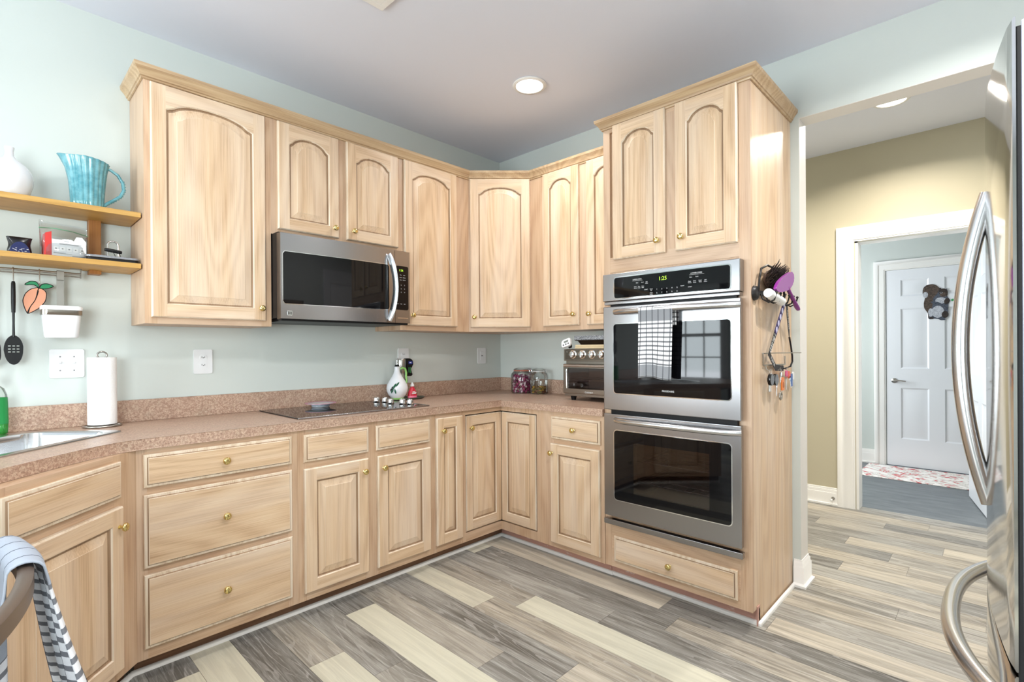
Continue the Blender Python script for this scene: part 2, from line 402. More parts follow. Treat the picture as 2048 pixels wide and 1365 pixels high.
# windows
def window(i, ax, at, a0, a1, z0, z1, inward):
    e = bpy.data.objects.new('window_%d' % i, None); COL.objects.link(e); e['kind'] = 'structure'
    f = MB(); g = MB()
    def bx(mb, p0, p1, q0, q1, d0, d1):
        d0, d1 = sorted((at+inward*d0, at+inward*d1))
        if ax == 'x': mb.box(d0, d1, p0, p1, q0, q1)
        else: mb.box(p0, p1, d0, d1, q0, q1)
    for p0, p1, q0, q1 in ((a0-.08, a0+.03, z0-.08, z1+.08), (a1-.03, a1+.08, z0-.08, z1+.08), (a0-.08, a1+.08, z1-.03, z1+.09), (a0-.08, a1+.08, z0-.1, z0+.03)): bx(f, p0, p1, q0, q1, -.06, .02)
    zm = (z0+z1)/2; bx(f, a0, a1, zm-.025, zm+.025, -.05, -.01)
    n = max(2, round((a1-a0)/.3))
    for k in range(1, n): p = a0+(a1-a0)*k/n; bx(f, p-.01, p+.01, z0, z1, -.04, -.02)
    for q in (z0+(zm-z0)/2, zm+(z1-zm)/2): bx(f, a0, a1, q-.01, q+.01, -.04, -.02)
    bx(g, a0, a1, z0, z1, -.034, -.030)
    for o in (f.build('window_frame', TRIMW, e), g.build('pane', GLASS, e)): o['kind'] = 'structure'
window(1, 'x', -6.2, .10, 1.0, .75, 2.15, 1); window(2, 'x', -6.2, 1.30, 2.2, .75, 2.15, 1); window(3, 'x', -6.2, -2.1, -.6, .75, 2.15, 1)  # the third window is unseen and added to bring in light
window(4, 'y', -3.75, -5.15, -3.65, .75, 2.15, 1); window(5, 'y', -.6, 2.3, 3.14, .9, 2.1, -1)  # the back-wall window is unseen, added for fill light

# baseboards
BP = ((.016, 0, .098), (.011, .098, .122), (.006, .122, .137), (.028, 0, .017))
def sweep(mb, path, prof):
    # a profile (offset, height) carried along a plan path with mitred corners
    n = len(path); loops = []
    for i, p in enumerate(path):
        def nrm(a, b): d = (Vector(b)-Vector(a)).normalized(); return Vector((d.y, -d.x))
        ns = ([nrm(path[i-1], p)] if i else [])+([nrm(p, path[i+1])] if i < n-1 else [])
        b = sum(ns, Vector((0, 0))).normalized(); sc = 1/max(.3, b.dot(ns[0]))
        loops.append([mb.v(p[0]+b.x*sc*-o, p[1]+b.y*sc*-o, z) for o, z in prof])
    for a, b in zip(loops, loops[1:]): mb.bridge(a, b)
    mb.f(loops[0]); mb.f(loops[-1])
BPS = [(0, 0), (-.028, 0), (-.028, .011), (-.019, .018), (-.016, .022), (-.016, .098), (-.011, .105), (-.011, .120), (-.006, .126), (-.005, .137), (0, .137)]
m = MB(); sweep(m, [(0, -2.1675), (0, -2.2), (.12, -2.2), (.12, .3)], BPS); struct(m.build('baseboard_opening', TRIMW))
m = MB()
for t_, z0, z1 in BP: m.box(1.687-t_, 1.687, -2.034, .3, z0, z1, .002)
struct(m.build('baseboard_hall', TRIMW))
m = MB()
for t_, z0, z1 in BP: m.box(3.66-t_, 3.66, -1.995, -.6, z0*1.07, z1*1.07, .002)
struct(m.build('baseboard_mudroom', TRIMW))
m = MB(); m.box(.0005, .1195, -2.2018, -2.1995, .138, 2.4305); m.box(.0005, .1195, -3.74, -2.1995, 2.4300, 2.4325); struct(m.build('trim_5', plain('white_opening_liner', srgb(226, 222, 216), .5)), 'white painted inside edge of the hallway opening')
# hallway door casing
def casing(name, x, y0, y1, zt, w, parent=None):
    # mitred U-shaped casing, stepped like a moulded board
    m = MB(); prof = [(0, 0), (0, .012), (.010, .013), (.012, .017), (w*.58, .018), (w*.62, .023), (w-.006, .025), (w, .020), (w, 0)]
    loops = []
    for py, pz, sy, sz in ((y0, 0, 1, 0), (y0, zt, 1, 1), (y1, zt, -1, 1), (y1, 0, -1, 0)):
        loops.append([m.v(x-d, py+sy*o, pz+sz*o) for o, d in prof])
    for p, q in zip(loops, loops[1:]): m.bridge(p, q)
    m.f(loops[0]); m.f(loops[-1])
    return m, name
m, _ = casing('trim', 1.687, -2.150, -2.970, 2.050, .116)
m.box(1.6872, 1.815, -2.172, -2.1545, 0, 2.0545); m.box(1.6872, 1.815, -2.9655, -2.950, 0, 2.0545); m.box(1.6872, 1.815, -2.9655, -2.1545, 2.040, 2.0555)
struct(m.build('trim_1', TRIMW), 'white casing of the hallway doorway')

def leaf(w, h, th, panels, mats, name, parent, loc, rz):
    m = MB(); X = sorted({0, w, *[p[0] for p in panels], *[p[1] for p in panels]}); Z = sorted({0, h, *[p[2] for p in panels], *[p[3] for p in panels]})
    for i in range(len(X)-1):
        for j in range(len(Z)-1):
            x0, x1, z0, z1 = X[i], X[i+1], Z[j], Z[j+1]
            L = lambda d, y: [m.v(a, y, b) for a, b in ((x0+d, z0+d), (x1-d, z0+d), (x1-d, z1-d), (x0+d, z1-d))]
            if any(abs(p[0]-x0) < 1e-6 and abs(p[1]-x1) < 1e-6 and p[2] <= z0+1e-6 and p[3] >= z1-1e-6 for p in panels):
                ls = [L(0, 0), L(.014, .009), L(.022, .009), L(.05, .002)]
                for a, b in zip(ls, ls[1:]): m.bridge(a, b)
                m.f(ls[-1])
            else: m.f(L(0, 0))
    m.box(0, w, .0105, th, 0, h)
    for a, b in (((0, 0), (w, 0)), ((w, 0), (w, h)), ((w, h), (0, h)), ((0, h), (0, 0))):
        m.f([m.v(a[0], 0, a[1]), m.v(b[0], 0, b[1]), m.v(b[0], .0105, b[1]), m.v(a[0], .0105, a[1])])
    bmesh.ops.remove_doubles(m.b, verts=m.b.verts[:], dist=1e-5)
    return m.build(name, mats, parent, loc, (0, 0, rz), angle=20)
six = lambda w: [(a, b, z0, z1) for a, b in ((.12, w/2-.06), (w/2+.06, w-.12)) for z0, z1 in ((.28, .81), (1.01, 1.63), (1.755, 1.93))]
def lever(parent, x, z, side=1):
    h = MB(); h.lathe([(.026, 0), (.026, -.006), (.012, -.012), (.009, -.045), (.004, -.05)], 16, axis='y')
    h.tube([(0, -.042, 0), (.02*side, -.048, .004), (.06*side, -.046, .003), (.10*side, -.044, -.003)], [.008, .008, .007, .006], 8)
    return h.build('lever_handle', NICKEL, parent, (x, 0, z))
d1 = bpy.data.objects.new('door_1', None); COL.objects.link(d1); d1['kind'] = 'structure'; d1['label'] = 'white six panel door with a squirrel cut-out at the end of the mudroom'
d1.location = (3.655, -2.093, 0); d1.rotation_euler = (0, 0, RB)
leaf(.815, 2.035, .04, six(.815), DOORW, 'leaf', d1, (0, 0, .008), 0); lever(d1, .065, .89)
m, _ = casing('trim', 3.66, -2.086, -2.920, 2.045, .10); struct(m.build('trim_2', TRIMW), 'white casing of the mudroom door')
d2 = bpy.data.objects.new('door_2', None); COL.objects.link(d2); d2['kind'] = 'structure'; d2['label'] = 'open white door leaf standing into the mudroom'
d2.location = (2.69, -2.765, 0); d2.rotation_euler = (0, 0, PI+math.atan2(.155, .87))
leaf(.88, 2.03, .04, six(.88), DOORW, 'leaf', d2, (0, 0, .008), 0)
d3 = bpy.data.objects.new('door_3', None); COL.objects.link(d3); d3['kind'] = 'structure'; d3.location = (.36, -3.745, 0); d3.rotation_euler = (0, 0, PI)
leaf(.70, 2.2, .04, [(.12, .58, .28, .95), (.12, .58, 1.15, 2.05)], DOORW, 'leaf', d3, (0, -.02, .008), 0)

# recessed ceiling lights; each lamp sits under its own lens
def downlight(x, y, z, label, lens, power, col, grp='recessed ceiling lights'):
    t = thing('recessed_light', label, 'ceiling light', (x, y, z), 0, grp)
    r = MB(); r.lathe([(.074, -.001), (.096, -.001), (.098, -.005), (.094, -.009), (.078, -.010), (.074, -.004)], 40, cap=False); r.build('trim_ring', TRIMW, t)
    l = MB(); l.lathe([(.001, -.012), (.04, -.011), (.076, -.006)], 40, cap=False); l.build('lens', lens, t)
    area('lamp', (x, y, z-.02), (0.0001, 0, -1), .15, .15, power, col, 'DISK', spread=math.radians(150))
KW = (1.0, .975, .95); HW = (1.0, .93, .83)
downlight(-.743, -.995, H, 'glowing recessed light in the kitchen ceiling above the corner cabinets', LENS, 11, KW)
for x, y, p_ in ((-2.35, -1.05, 7), (-.75, -2.95, 30), (-2.35, -2.75, 32), (-4.6, -1.2, 15)): downlight(x, y, H, 'recessed light of the kitchen ceiling outside the picture', LENS, p_, KW)
downlight(.955, -2.47, H, 'warm recessed light in the hallway ceiling', LENSW, 40, HW, 'hallway ceiling lights')
downlight(.955, -1.0, H, 'warm recessed light in the hallway ceiling hidden behind the wall', LENSW, 34, HW, 'hallway ceiling lights')

# ------------------------------------------------------------------ cabinet parts
def knob_mesh():
    m = MB(); m.lathe([(.0075, 0), (.0075, -.002), (.0048, -.004), (.0045, -.010), (.008, -.014), (.0145, -.018), (.0155, -.022), (.013, -.0265), (.007, -.0285), (.001, -.029)], 20, axis='y', cap=False)
    o = m.build('knob', BRASS); me = o.data; bpy.data.objects.remove(o); return me
KNOB = knob_mesh()
def knob(parent, x, z, y=-.02):
    o = bpy.data.objects.new('knob', KNOB); COL.objects.link(o); o.parent = parent; o.location = (x, y, z); o['label'] = 'polished brass knob'; return o
# material slots of a door: 0 upright grain, 1 level grain, 2 limed edge
def door(parent, x0, x1, z0, z1, y=0.0, arch=0.0, kn=None, name='door', th=.02, stile=.056, mats=None):
    w, h = x1-x0, z1-z0; sw = min(stile, w*.28); rw = .058; m = MB(); N = 17 if arch else 2
    def top(u):   # u in -1..1 -> height of the opening's upper edge
        if not arch: return h-rw
        s = abs(u)/.90
        return h-rw-arch+(0 if s >= 1 else arch*(max(0, 1-s**2.2))**.62)
    us = [-1+2*k/(N-1) for k in range(N)]
    def loop(d, yy, dt=None):
        dt = d if dt is None else dt
        L = [(sw+d, rw+d), (w-sw-d, rw+d)]
        L += [((w/2)+u*(w/2-sw-d), top(u)-dt) for u in reversed(us)]
        return [m.v(a, yy, b) for a, b in L]
    def rect(d, yy):
        L = [(d, d), (w-d, d)]+[((w/2)+u*(w/2-d), h-d) for u in reversed(us)]
        return [m.v(a, yy, b) for a, b in L]
    e = .005
    o0, o1, o2 = rect(0, 0), rect(0, -th+.006), rect(e, -th)
    m.bridge(o0, o1, 2); m.bridge(o1, o2, 2); m.f(o0, 0)
    # flat frame: two full height stiles, a bottom rail and a top rail
    q = lambda P, mi: m.f([m.v(a, -th, b) for a, b in P], mi)
    q([(e, e), (sw, e), (sw, h-e), (e, h-e)], 0); q([(w-sw, e), (w-e, e), (w-e, h-e), (w-sw, h-e)], 0)
    q([(sw, e), (w-sw, e), (w-sw, rw), (sw, rw)], 1)
    pts = [((w/2)+u*(w/2-sw), top(u)) for u in us]
    for a, b in zip(pts, pts[1:]): q([a, b, (b[0], h-e), (a[0], h-e)], 1)
    i0, i1, i2 = loop(0, -th), loop(.004, -th+.005), loop(.007, -th+.010)
    m.bridge(i0, i1, 2); m.bridge(i1, i2, 3)
    p0, p1 = loop(.012, -th+.0105), loop(min(.042, w*.16), -th+.0025)
    p2 = loop(min(.043, w*.165), -th+.0015)
    m.bridge(i2, p0, 3); m.bridge(p0, p1, 0); m.bridge(p1, p2, 2)
    n = len(p2); base = p2[2:]                      # fill the field from its lower edge to the arch
    bl, br = p2[0], p2[1]; cx = [v.co.x for v in base]
    low = [m.v(c, -th+.0015, bl.co.z) for c in cx]
    for k in range(len(base)-1): m.f([base[k], base[k+1], low[k+1], low[k]], 0)
    bmesh.ops.remove_doubles(m.b, verts=m.b.verts[:], dist=2e-5)
    o = m.build(name, mats or [OAKV, OAKH, OAKE, OAKG], parent, (x0, y, z0), angle=18)
    if kn: knob(o, kn[0] if kn[0] >= 0 else w+kn[0], kn[1] if kn[1] >= 0 else h+kn[1], -th)
    return o
def drawer(parent, x0, x1, z0, z1, y=0.0, kn=True, name='drawer', th=.02):
    w, h = x1-x0, z1-z0; m = MB(); R = lambda d, yy: [m.v(a, yy, b) for a, b in ((d, d), (w-d, d), (w-d, h-d), (d, h-d))]
    L = [R(0, 0), R(0, -th+.010), R(.003, -th+.0065), R(.011, -th+.0055), R(.014, -th+.001), R(.016, -th)]
    for k, (a, b) in enumerate(zip(L, L[1:])): m.bridge(a, b, (1, 2, 2, 3, 2)[k])
    m.f(L[-1], 1); m.f(L[0], 1)
    o = m.build(name, [OAKV, OAKH, OAKE, OAKG], parent, (x0, y, z0), angle=15)
    if kn: knob(o, w/2, h/2, -th)
    return o
def frame(parent, y, x0, x1, z0, z1, stiles, rails):
    # stiles: (xa, xb) full height; rails: (xa, xb, za, zb)
    m = MB()
    for a, b in stiles: m.box(a, b, y, y+.019, z0, z1, mi=0)
    for a, b, c, d in rails: m.box(a, b, y+.0004, y+.019, c, d, mi=1)
    return m.build('face_frame', [FV, FH], parent)

TK = .074                      # underside of the base cabinets
FY = -.605                     # their face plane
CT = .9147; CTH = .040         # worktop
def base_cab(label, loc, rz, w, stiles, rails, toe, depth=.57, name='base_cabinet', grp='base cabinets', toe_x=(0, 0)):
    t = thing(name, label, 'cabinet', loc, rz, grp)
    m = MB(); m.box(.001, w-.001, FY+.019, -.02, TK, CT-CTH-.001); m.build('carcass', FV, t)
    frame(t, FY, 0, w, TK, CT-CTH-.001, stiles, rails)
    m = MB(); m.box(0+toe_x[0], w+toe_x[1], FY+.062, FY+.074, .0, TK); m.build('toe_board', toe, t)
    return t
ZT = CT-CTH-.001
# wall with the cooktop, left to right
x0 = -2.54
c = base_cab('pickled oak base cabinet with three wide drawers, left of the cooktop', (x0, 0, 0), 0, .606, [(0, .034), (.563, .606)],
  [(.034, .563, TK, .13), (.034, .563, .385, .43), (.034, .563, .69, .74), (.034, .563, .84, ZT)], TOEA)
for za, zb in ((.117, .396), (.421, .700), (.726, .853)): drawer(c, .021, .578, za, zb, FY)
x0 = -1.9345
c = base_cab('pickled oak base cabinet with two doors below the black cooktop', (x0, 0, 0), 0, .7715, [(0, .04), (.35, .42), (.735, .7715)],
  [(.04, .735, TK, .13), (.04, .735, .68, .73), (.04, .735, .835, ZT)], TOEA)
for xa, xb in ((.0275, .3625), (.406, .749)): drawer(c, xa, xb, .722, .851, FY, kn=False, name='false_drawer_front')
door(c, .0275, .359, .112, .692, FY, kn=(-.028, -.062)); door(c, .413, .7515, .112, .692, FY, kn=(.030, -.062))
x0 = -1.163
c = base_cab('narrow pickled oak base cabinet with one slim door beside the corner', (x0, 0, 0), 0, .235, [(0, .03), (.21, .235)],
  [(.03, .21, TK, .13), (.03, .21, .835, ZT)], TOEA)
door(c, .023, .218, .115, .849, FY, kn=(.040, -.075), stile=.05)
# corner unit with a folding pair of doors set flush into its frame
c = thing('corner_base_cabinet', 'pickled oak corner base cabinet with a folding pair of flush doors', 'cabinet', (0, 0, 0), 0, 'base cabinets')
m = MB(); cc = FY+.025
m.prism([(-.927, -.02), (-.927, cc), (cc, cc), (cc, -.9445), (-.02, -.9445), (-.02, -.02)], TK, ZT, 'xy'); m.build('carcass', MATK, c)  # oak body coloured black to paint the shade in the gaps round the doors
m = MB()
for a, b, z0, z1, mi in ((-.928, -.911, TK, ZT, 0), (-.911, -.605, TK, .127, 1), (-.911, -.605, .845, ZT, 1)): m.box(a, b, FY, FY+.024, z0, z1, mi=mi)
for a, b, z0, z1, mi in ((-.9445, -.914, TK, ZT, 0), (-.914, -.605, TK, .127, 0), (-.914, -.605, .845, ZT, 0)): m.box(FY, FY+.024, a, b, z0, z1, mi=mi)
m.build('face_frame', [FV, FH], c)
door(c, -.905, -.600, .133, .838, FY+.018, kn=(.035, -.075), stile=.05)
g = door(c, 0, .296, .133, .838, 0, stile=.05); g.location = (FY+.018, -.6076, .133); g.rotation_euler = (0, 0, RB)
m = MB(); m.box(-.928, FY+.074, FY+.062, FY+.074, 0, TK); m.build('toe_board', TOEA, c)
m = MB(); m.box(FY+.062, FY+.074, -.9445, FY+.0615, 0, TK); m.build('toe_board', TOEB, c)
# wall with the ovens
y0 = -.945
c = base_cab('pickled oak base cabinet with one drawer over one door, left of the ovens', (0, y0, 0), RB, .454, [(0, .10), (.425, .454)],
  [(.10, .425, TK, .125), (.10, .425, .675, .725), (.10, .425, .83, ZT)], TOEB)
drawer(c, .090, .434, .716, .848, FY); door(c, .087, .432, .105, .688, FY, kn=(.014, -.055))
# sink base across the corner beside the peninsula
sx, sy = -2.5405, -.6052
c = thing('sink_base_cabinet', 'angled pickled oak sink base cabinet under the worktop curve', 'cabinet', (sx, sy, 0), math.radians(47), 'base cabinets')
m = MB(); m.box(-.70, -.02, .019, .55, TK, ZT); m.build('carcass', FV, c)
m = MB()
for a, b in ((-.115, .006), (-.70, -.52)): m.box(a, b, 0, .019, TK, ZT, mi=0)
for z0, z1 in ((TK, .13), (.69, .725), (.84, ZT)): m.box(-.52, -.115, .0004, .019, z0, z1, mi=1)
m.build('face_frame', [FV, FH], c)
drawer(c, -.548, -.094, .722, .851, 0, kn=False, name='false_drawer_front'); door(c, -.548, -.092, .112, .692, 0, kn=(-.024, -.068))
m = MB(); m.box(-.70, .02, .062, .074, 0, TK); m.build('toe_board', TOEA, c)

# worktop with its low splashback; the front edge curves out beside the sink
fe = -.622
E_ = [(-2.50, fe), (-2.545, -.626), (-2.60, -.643), (-2.66, -.679), (-2.73, -.743), (-2.83, -.842), (-2.93, -.942), (-3.13, -1.142), (-3.19, -1.22), (-3.21, -1.32), (-3.21, -2.1), (-3.83, -2.1), (-3.83, -.02), (-.02, -.02)]
t = thing('worktop', 'speckled rose laminate worktop running along both walls', 'worktop', (0, 0, 0))
m = MB(); P = [(-.0005, -.0005), (-.0005, -1.398), (fe, -1.398), (fe, fe)]+E_[:-1]; P[-1] = (-3.83, -.0005)
m.prism(P, CT-CTH, CT, 'xy', bev=.0035); WTOP = m.build('worktop_slab', LAM, t, angle=30)
m = MB(); m.box(-3.54, -.0005, -.020, -.0005, CT, 1.0165, .002); m.box(-.020, -.0005, -1.397, -.020, CT, 1.0165, .002); m.build('splashback', LAM, t)
# peninsula base behind the chair, mostly outside the picture
c = thing('peninsula_cabinet', 'pickled oak peninsula base under the left end of the worktop', 'cabinet', (-3.25, -1.25, 0)); m = MB(); m.box(-.55, -.14, -.82, -.02, .0, ZT); m.build('carcass', FV, c)

# upper cabinets
UZ = 1.3655; UT = 2.437; UY = -.288
def upper(label, loc, rz, w, z0, stiles, rails, y=UY, depth=.285, name='wall_cabinet'):
    t = thing(name, label, 'cabinet', loc, rz, 'wall cabinets')
    m = MB(); m.box(0, w, y+.019, -.002, z0, UT); m.build('carcass', FV, t)
    frame(t, y, 0, w, z0, UT, stiles, rails); return t
c = upper('large pickled oak wall cabinet with one arched door, left of the microwave', (-2.451, 0, 0), 0, .528, UZ, [(0, .045), (.48, .528)], [(.045, .48, UZ, 1.42), (.045, .48, 2.39, UT)])
door(c, .022, .497, 1.393, 2.414, UY, arch=.046, kn=(-.026, .060))
c = upper('short pickled oak wall cabinet with two arched doors above the microwave', (-1.923, 0, 0), 0, .765, 1.838, [(0, .05), (.345, .43), (.73, .765)], [(.05, .73, 1.838, 1.89), (.05, .73, 2.39, UT)])
door(c, .031, .361, 1.865, 2.416, UY, arch=.046, kn=(-.030, .050)); door(c, .409, .747, 1.866, 2.418, UY, arch=.046, kn=(.036, .050))
c = upper('tall pickled oak wall cabinet with one arched door, right of the microwave', (-1.158, 0, 0), 0, .562, UZ, [(0, .045), (.43, .562)], [(.045, .43, UZ, 1.42), (.045, .43, 2.39, UT)])
door(c, .028, .446, 1.397, 2.420, UY, arch=.046, kn=(.046, .062))
dg = .5956
c = thing('corner_wall_cabinet', 'diagonal pickled oak corner wall cabinet with one arched door', 'cabinet', (-dg, UY, 0), -PI/4, 'wall cabinets')
L_ = (dg-.288)*math.sqrt(2); k = math.sqrt(.5)
m = MB(); to = lambda X, Y: ((X+dg)*k-(Y-UY)*k, (X+dg)*k+(Y-UY)*k)
m.prism([to(-dg, -.002), to(-dg, UY+.003), (.01, .019), (L_-.01, .019), to(UY+.003, -dg), to(-.002, -dg), to(-.002, -.002)], UZ, UT, 'xy'); m.build('carcass', FV, c)
frame(c, 0, 0, L_, UZ, UT, [(0, .03), (L_-.03, L_)], [(.03, L_-.03, UZ, 1.42), (.03, L_-.03, 2.39, UT)])
door(c, .012, L_-.008, 1.396, 2.424, 0, arch=.046, kn=(.028, .070))
c = upper('pickled oak wall cabinet with two narrow arched doors beside the oven tower', (0, -dg, 0), RB, .804, UZ, [(0, .13), (.405, .49), (.76, .804)], [(.13, .405, UZ, 1.42), (.49, .76, UZ, 1.42), (.13, .76, 2.39, UT)])
door(c, .118, .417, 1.396, 2.424, UY, arch=.046, kn=(-.034, .070)); door(c, .479, .778, 1.394, 2.424, UY, arch=.046, kn=(.026, .068))
# crown moulding swept along the tops
CRP = [(0, 2.420), (-.006, 2.421), (-.008, 2.428), (-.013, 2.430), (-.0145, 2.437), (-.022, 2.448), (-.031, 2.458), (-.034, 2.461), (-.036, 2.475), (0, 2.475)]
t = thing('crown_molding', 'oak crown molding along the tops of the wall cabinets', 'molding', (0, 0, 0))
m = MB(); sweep(m, [(-2.452, -.001), (-2.452, UY-.001), (-dg, UY-.001), (UY-.001, -dg), (UY-.001, -1.3625)], CRP); m.build('molding_run', CROWN, t, angle=25)

# tall oven cabinet
TY = -1.40; TW = .76; TF = -.600; TZ = 2.437
c = thing('oven_tower_cabinet', 'tall pickled oak cabinet that houses the steel double oven', 'cabinet', (0, TY, 0), RB)
m = MB(); m.box(0, TW, TF+.019, -.002, TK, TZ)
m.box(TW-.018, TW, TF+.078, -.002, 0, TK); TOWC = m.build('carcass', OAKV, c)
frame(c, TF, 0, TW, TK, TZ, [(0, .04), (.71, TW)], [(.04, .71, TK, .30), (.04, .71, 1.65, 1.73), (.04, .71, 2.40, TZ)])
m = MB(); m.box(.36, .415, TF, TF+.019, 1.73, 2.40); m.box(.04, .71, TF+.004, TF+.019, .30, 1.65); TOWS = m.build('center_stile', FV, c)
drawer(c, .060, .700, .111, .245, TF)
door(c, .066, .364, 1.714, 2.427, TF, arch=.046, kn=(-.036, .062)); door(c, .417, .708, 1.713, 2.426, TF, arch=.046, kn=(.036, .062))
m = MB(); m.box(0, TW+.006, TF+.062, TF+.076, 0, TK-.001); m.box(TW+.001, TW+.006, TF+.045, TF+.076, 0, TK+.012); m.build('toe_board', TOEB, c)
m = MB(); sweep(m, [(-.001, -.001), (-.001, TF-.001), (TW+.001, TF-.001), (TW+.001, -.001)], CRP); m.build('crown', CROWN, c, angle=25)
# white shoe molding along the toe boards
def shoe(name, path, h=.019, d=.011):
    m = MB(); sweep(m, path, [(0, 0), (-d, 0), (-d, h*.55), (-d*.75, h*.85), (-d*.3, h), (0, h)]); struct(m.build(name, TRIMW), 'white shoe molding at the foot of the cabinets')
k47 = math.radians(47); dx, dy = math.cos(k47), math.sin(k47); ty = FY+.062
shoe('trim_3', [(sx-.70*dx-.062*dy, sy-.70*dy+.062*dx), (sx+.012*dx-.062*dy+.03, ty), (FY+.062, ty), (FY+.062, -1.40), (TF+.062, -1.40), (TF+.062, TY-TW-.007), (-.018, TY-TW-.007)])

# ------------------------------------------------------------------ double oven (local frame of the oven wall: x to the right, y into the wall)
ov = thing('double_oven', 'stainless steel double wall oven set in the tall oak cabinet', 'oven', (0, TY, 0), RB)
YF = TF                                     # cabinet face
OX0, OX1 = .026, .732
m = MB(); m.box(.052, .705, YF-.018, YF+.0035, .352, 1.63); OVB = [m.build('oven_body', BLACK, ov), TOWC, TOWS]
# control panel
cp = MB(); zc0, zc1 = 1.479, 1.634
cp.box(OX0, OX1, YF-.052, YF-.001, zc0+.012, zc1, .004); cp.box(OX0+.004, OX1-.004, YF-.046, YF-.001, zc0-.006, zc0+.011, .003)
pan = cp.build('control_panel', STEELH, ov)
m = MB(); m.prism(rrect(.592, .106, .012, cx=(.098+.690)/2, cz=1.5575), YF-.0545, YF-.05, mi=0); rim = MB()
rim.prism(rrect(.602, .116, .015, cx=(.098+.690)/2, cz=1.5575), YF-.0535, YF-.05); rim.build('chrome_rim', CHROME, pan); m.build('display_glass', GLOSSK, pan)
m = MB(); yd = YF-.0555
m.text('1:25', .026, .372, 1.574, yd); m.build('clock_digits', LED, pan)
m = MB()
m.text('UPPER OVEN', .0085, .232, 1.588, yd); m.text('LOWER OVEN', .0085, .538, 1.588, yd)
for x, z, s_ in ((.262, 1.571, 'Broil'), (.232, 1.571, 'Bake'), (.222, 1.552, 'Keep'), (.222, 1.545, 'Warm'), (.243, 1.552, 'Slow'), (.243, 1.545, 'Cook'), (.264, 1.552, 'Conv'), (.264, 1.545, 'Bake'), (.285, 1.571, 'Self'), (.285, 1.564, 'Clean'), (.282, 1.533, 'START'), (.512, 1.571, 'Bake'), (.541, 1.571, 'Broil'),
   (.506, 1.552, 'Keep'), (.506, 1.545, 'Warm'), (.530, 1.552, 'Slow'), (.530, 1.545, 'Cook'), (.556, 1.552, 'Cook'), (.556, 1.545, 'Time'), (.581, 1.552, 'Self'), (.581, 1.545, 'Clean'), (.508, 1.526, 'START'), (.310, 1.533, 'Timer'), (.310, 1.526, 'Set'), (.310, 1.515, 'Oven'), (.310, 1.508, 'Lights'), (.470, 1.535, 'Cancel')):
    m.text(s_, .0065, x, z, yd)
for k in range(5): m.text(str(k+1), .009, .340+k*.026, 1.529, yd); m.text(str((k+6) % 10), .009, .340+k*.026, 1.511, yd)
for a, b in ((.205, .262), (.505, .575)): m.box(a, b, yd-.0002, yd, 1.5835, 1.5842)
m.build('panel_lettering', INK, pan)

def oven_door(z0, z1, gz0, gz1, seethrough):
    d = MB(); d.box(OX0, OX1, YF-.050, YF-.019, z0, z1, .004); D_ = d.build('oven_door', STEELH, ov)
    gw, gx = .600, (.090+.690)/2; ch = MB(); ch.prism(rrect(gw+.008, gz1-gz0+.008, .02, cx=gx, cz=(gz0+gz1)/2), YF-.0515, YF-.049); ch.build('chrome_rim', CHROME, D_)
    g = MB()
    if not seethrough: g.prism(rrect(gw, gz1-gz0, .017, cx=gx, cz=(gz0+gz1)/2), YF-.0525, YF-.050); g.build('window_glass', GLOSSK, D_)
    else: g.prism(rrect(gw, gz1-gz0, .017, cx=gx, cz=(gz0+gz1)/2), YF-.0525, YF-.050); g.build('black_glass_border', GLOSSK, D_)
    zh = z1-.030; h = MB(); N = 14
    pts = [(.098+(.634)*k/N, YF-.052-.042*math.sin(PI*min(1, max(0, k/N)))**.35, zh) for k in range(N+1)]
    h.tube(pts, .0145, 12, flat=(.8, 1)); h.build('door_handle', STEELB, D_)
    return D_
D1 = oven_door(.921, 1.463, 1.010, 1.370, False)
m = MB(); m.text('FRIGIDAIRE', .0125, .394, 1.030, YF-.0532); m.build('badge_lettering', INK, D1)
D2 = oven_door(.362, .900, .454, .816, True)
# the lower door has a real window: smoked glass in front of an enamelled cavity with two wire racks
wx0, wx1, wz0, wz1 = .202, .592, .500, .760
WIN = (wx0, wx1, -.80, -.40, wz0, wz1); CAV = (.15, .65, -.66, -.17, .45, .82)
for ch in list(D2.children):
    if ch.name.startswith(('chrome_rim', 'black_glass')): cut(ch, WIN)
cut(D2, WIN)
for ch in OVB: cut(ch, CAV)
m = MB(); m.prism(rrect(wx1-wx0, wz1-wz0, .004, cx=(wx0+wx1)/2, cz=(wz0+wz1)/2), YF-.0526, YF-.048); m.build('smoked_window', OVENGL, D2)
m = MB(); m.box(.155, .645, YF-.0, YF+.425, .455, .815)
fr = [f for f in m.b.faces if abs(f.calc_center_median().y-YF) < 1e-4]; bmesh.ops.delete(m.b, geom=fr, context='FACES_ONLY'); m.build('oven_cavity', plain('brown_enamel', srgb(84, 56, 50), .35), ov)
rk = None
for zr in (.655, .545):
    m = MB()
    for y in (YF+.02, YF+.10, YF+.18, YF+.26, YF+.34): m.tube([(.160, y, zr), (.640, y, zr)], .0024, 6)
    for k in range(13): m.tube([(.175+k*.0375, YF+.015, zr+.003), (.175+k*.0375, YF+.36, zr+.003)], .0016, 5)
    m.build('oven_rack', CHROME, ov)
m = MB(); m.box(OX0-.003, OX1+.003, YF-.05, YF-.019, .316, .344, .003); m.build('vent_trim', STEELH, ov)

# ------------------------------------------------------------------ microwave over the cooktop
mw = thing('microwave_oven', 'stainless steel microwave hung over the cooktop', 'microwave', (-1.921, 0, 0))
MWW = .757; MY = -.400; Z0, Z1 = 1.396, 1.828
m = MB(); m.box(.002, MWW-.002, MY+.035, -.003, Z0+.012, Z1+.007); m.box(.02, MWW-.02, MY+.06, -.02, Z0-.004, Z0+.012)
m.box(.006, MWW-.006, MY+.012, MY+.05, Z0-.004, Z0+.01, .003); m.build('case', BLACK, mw)
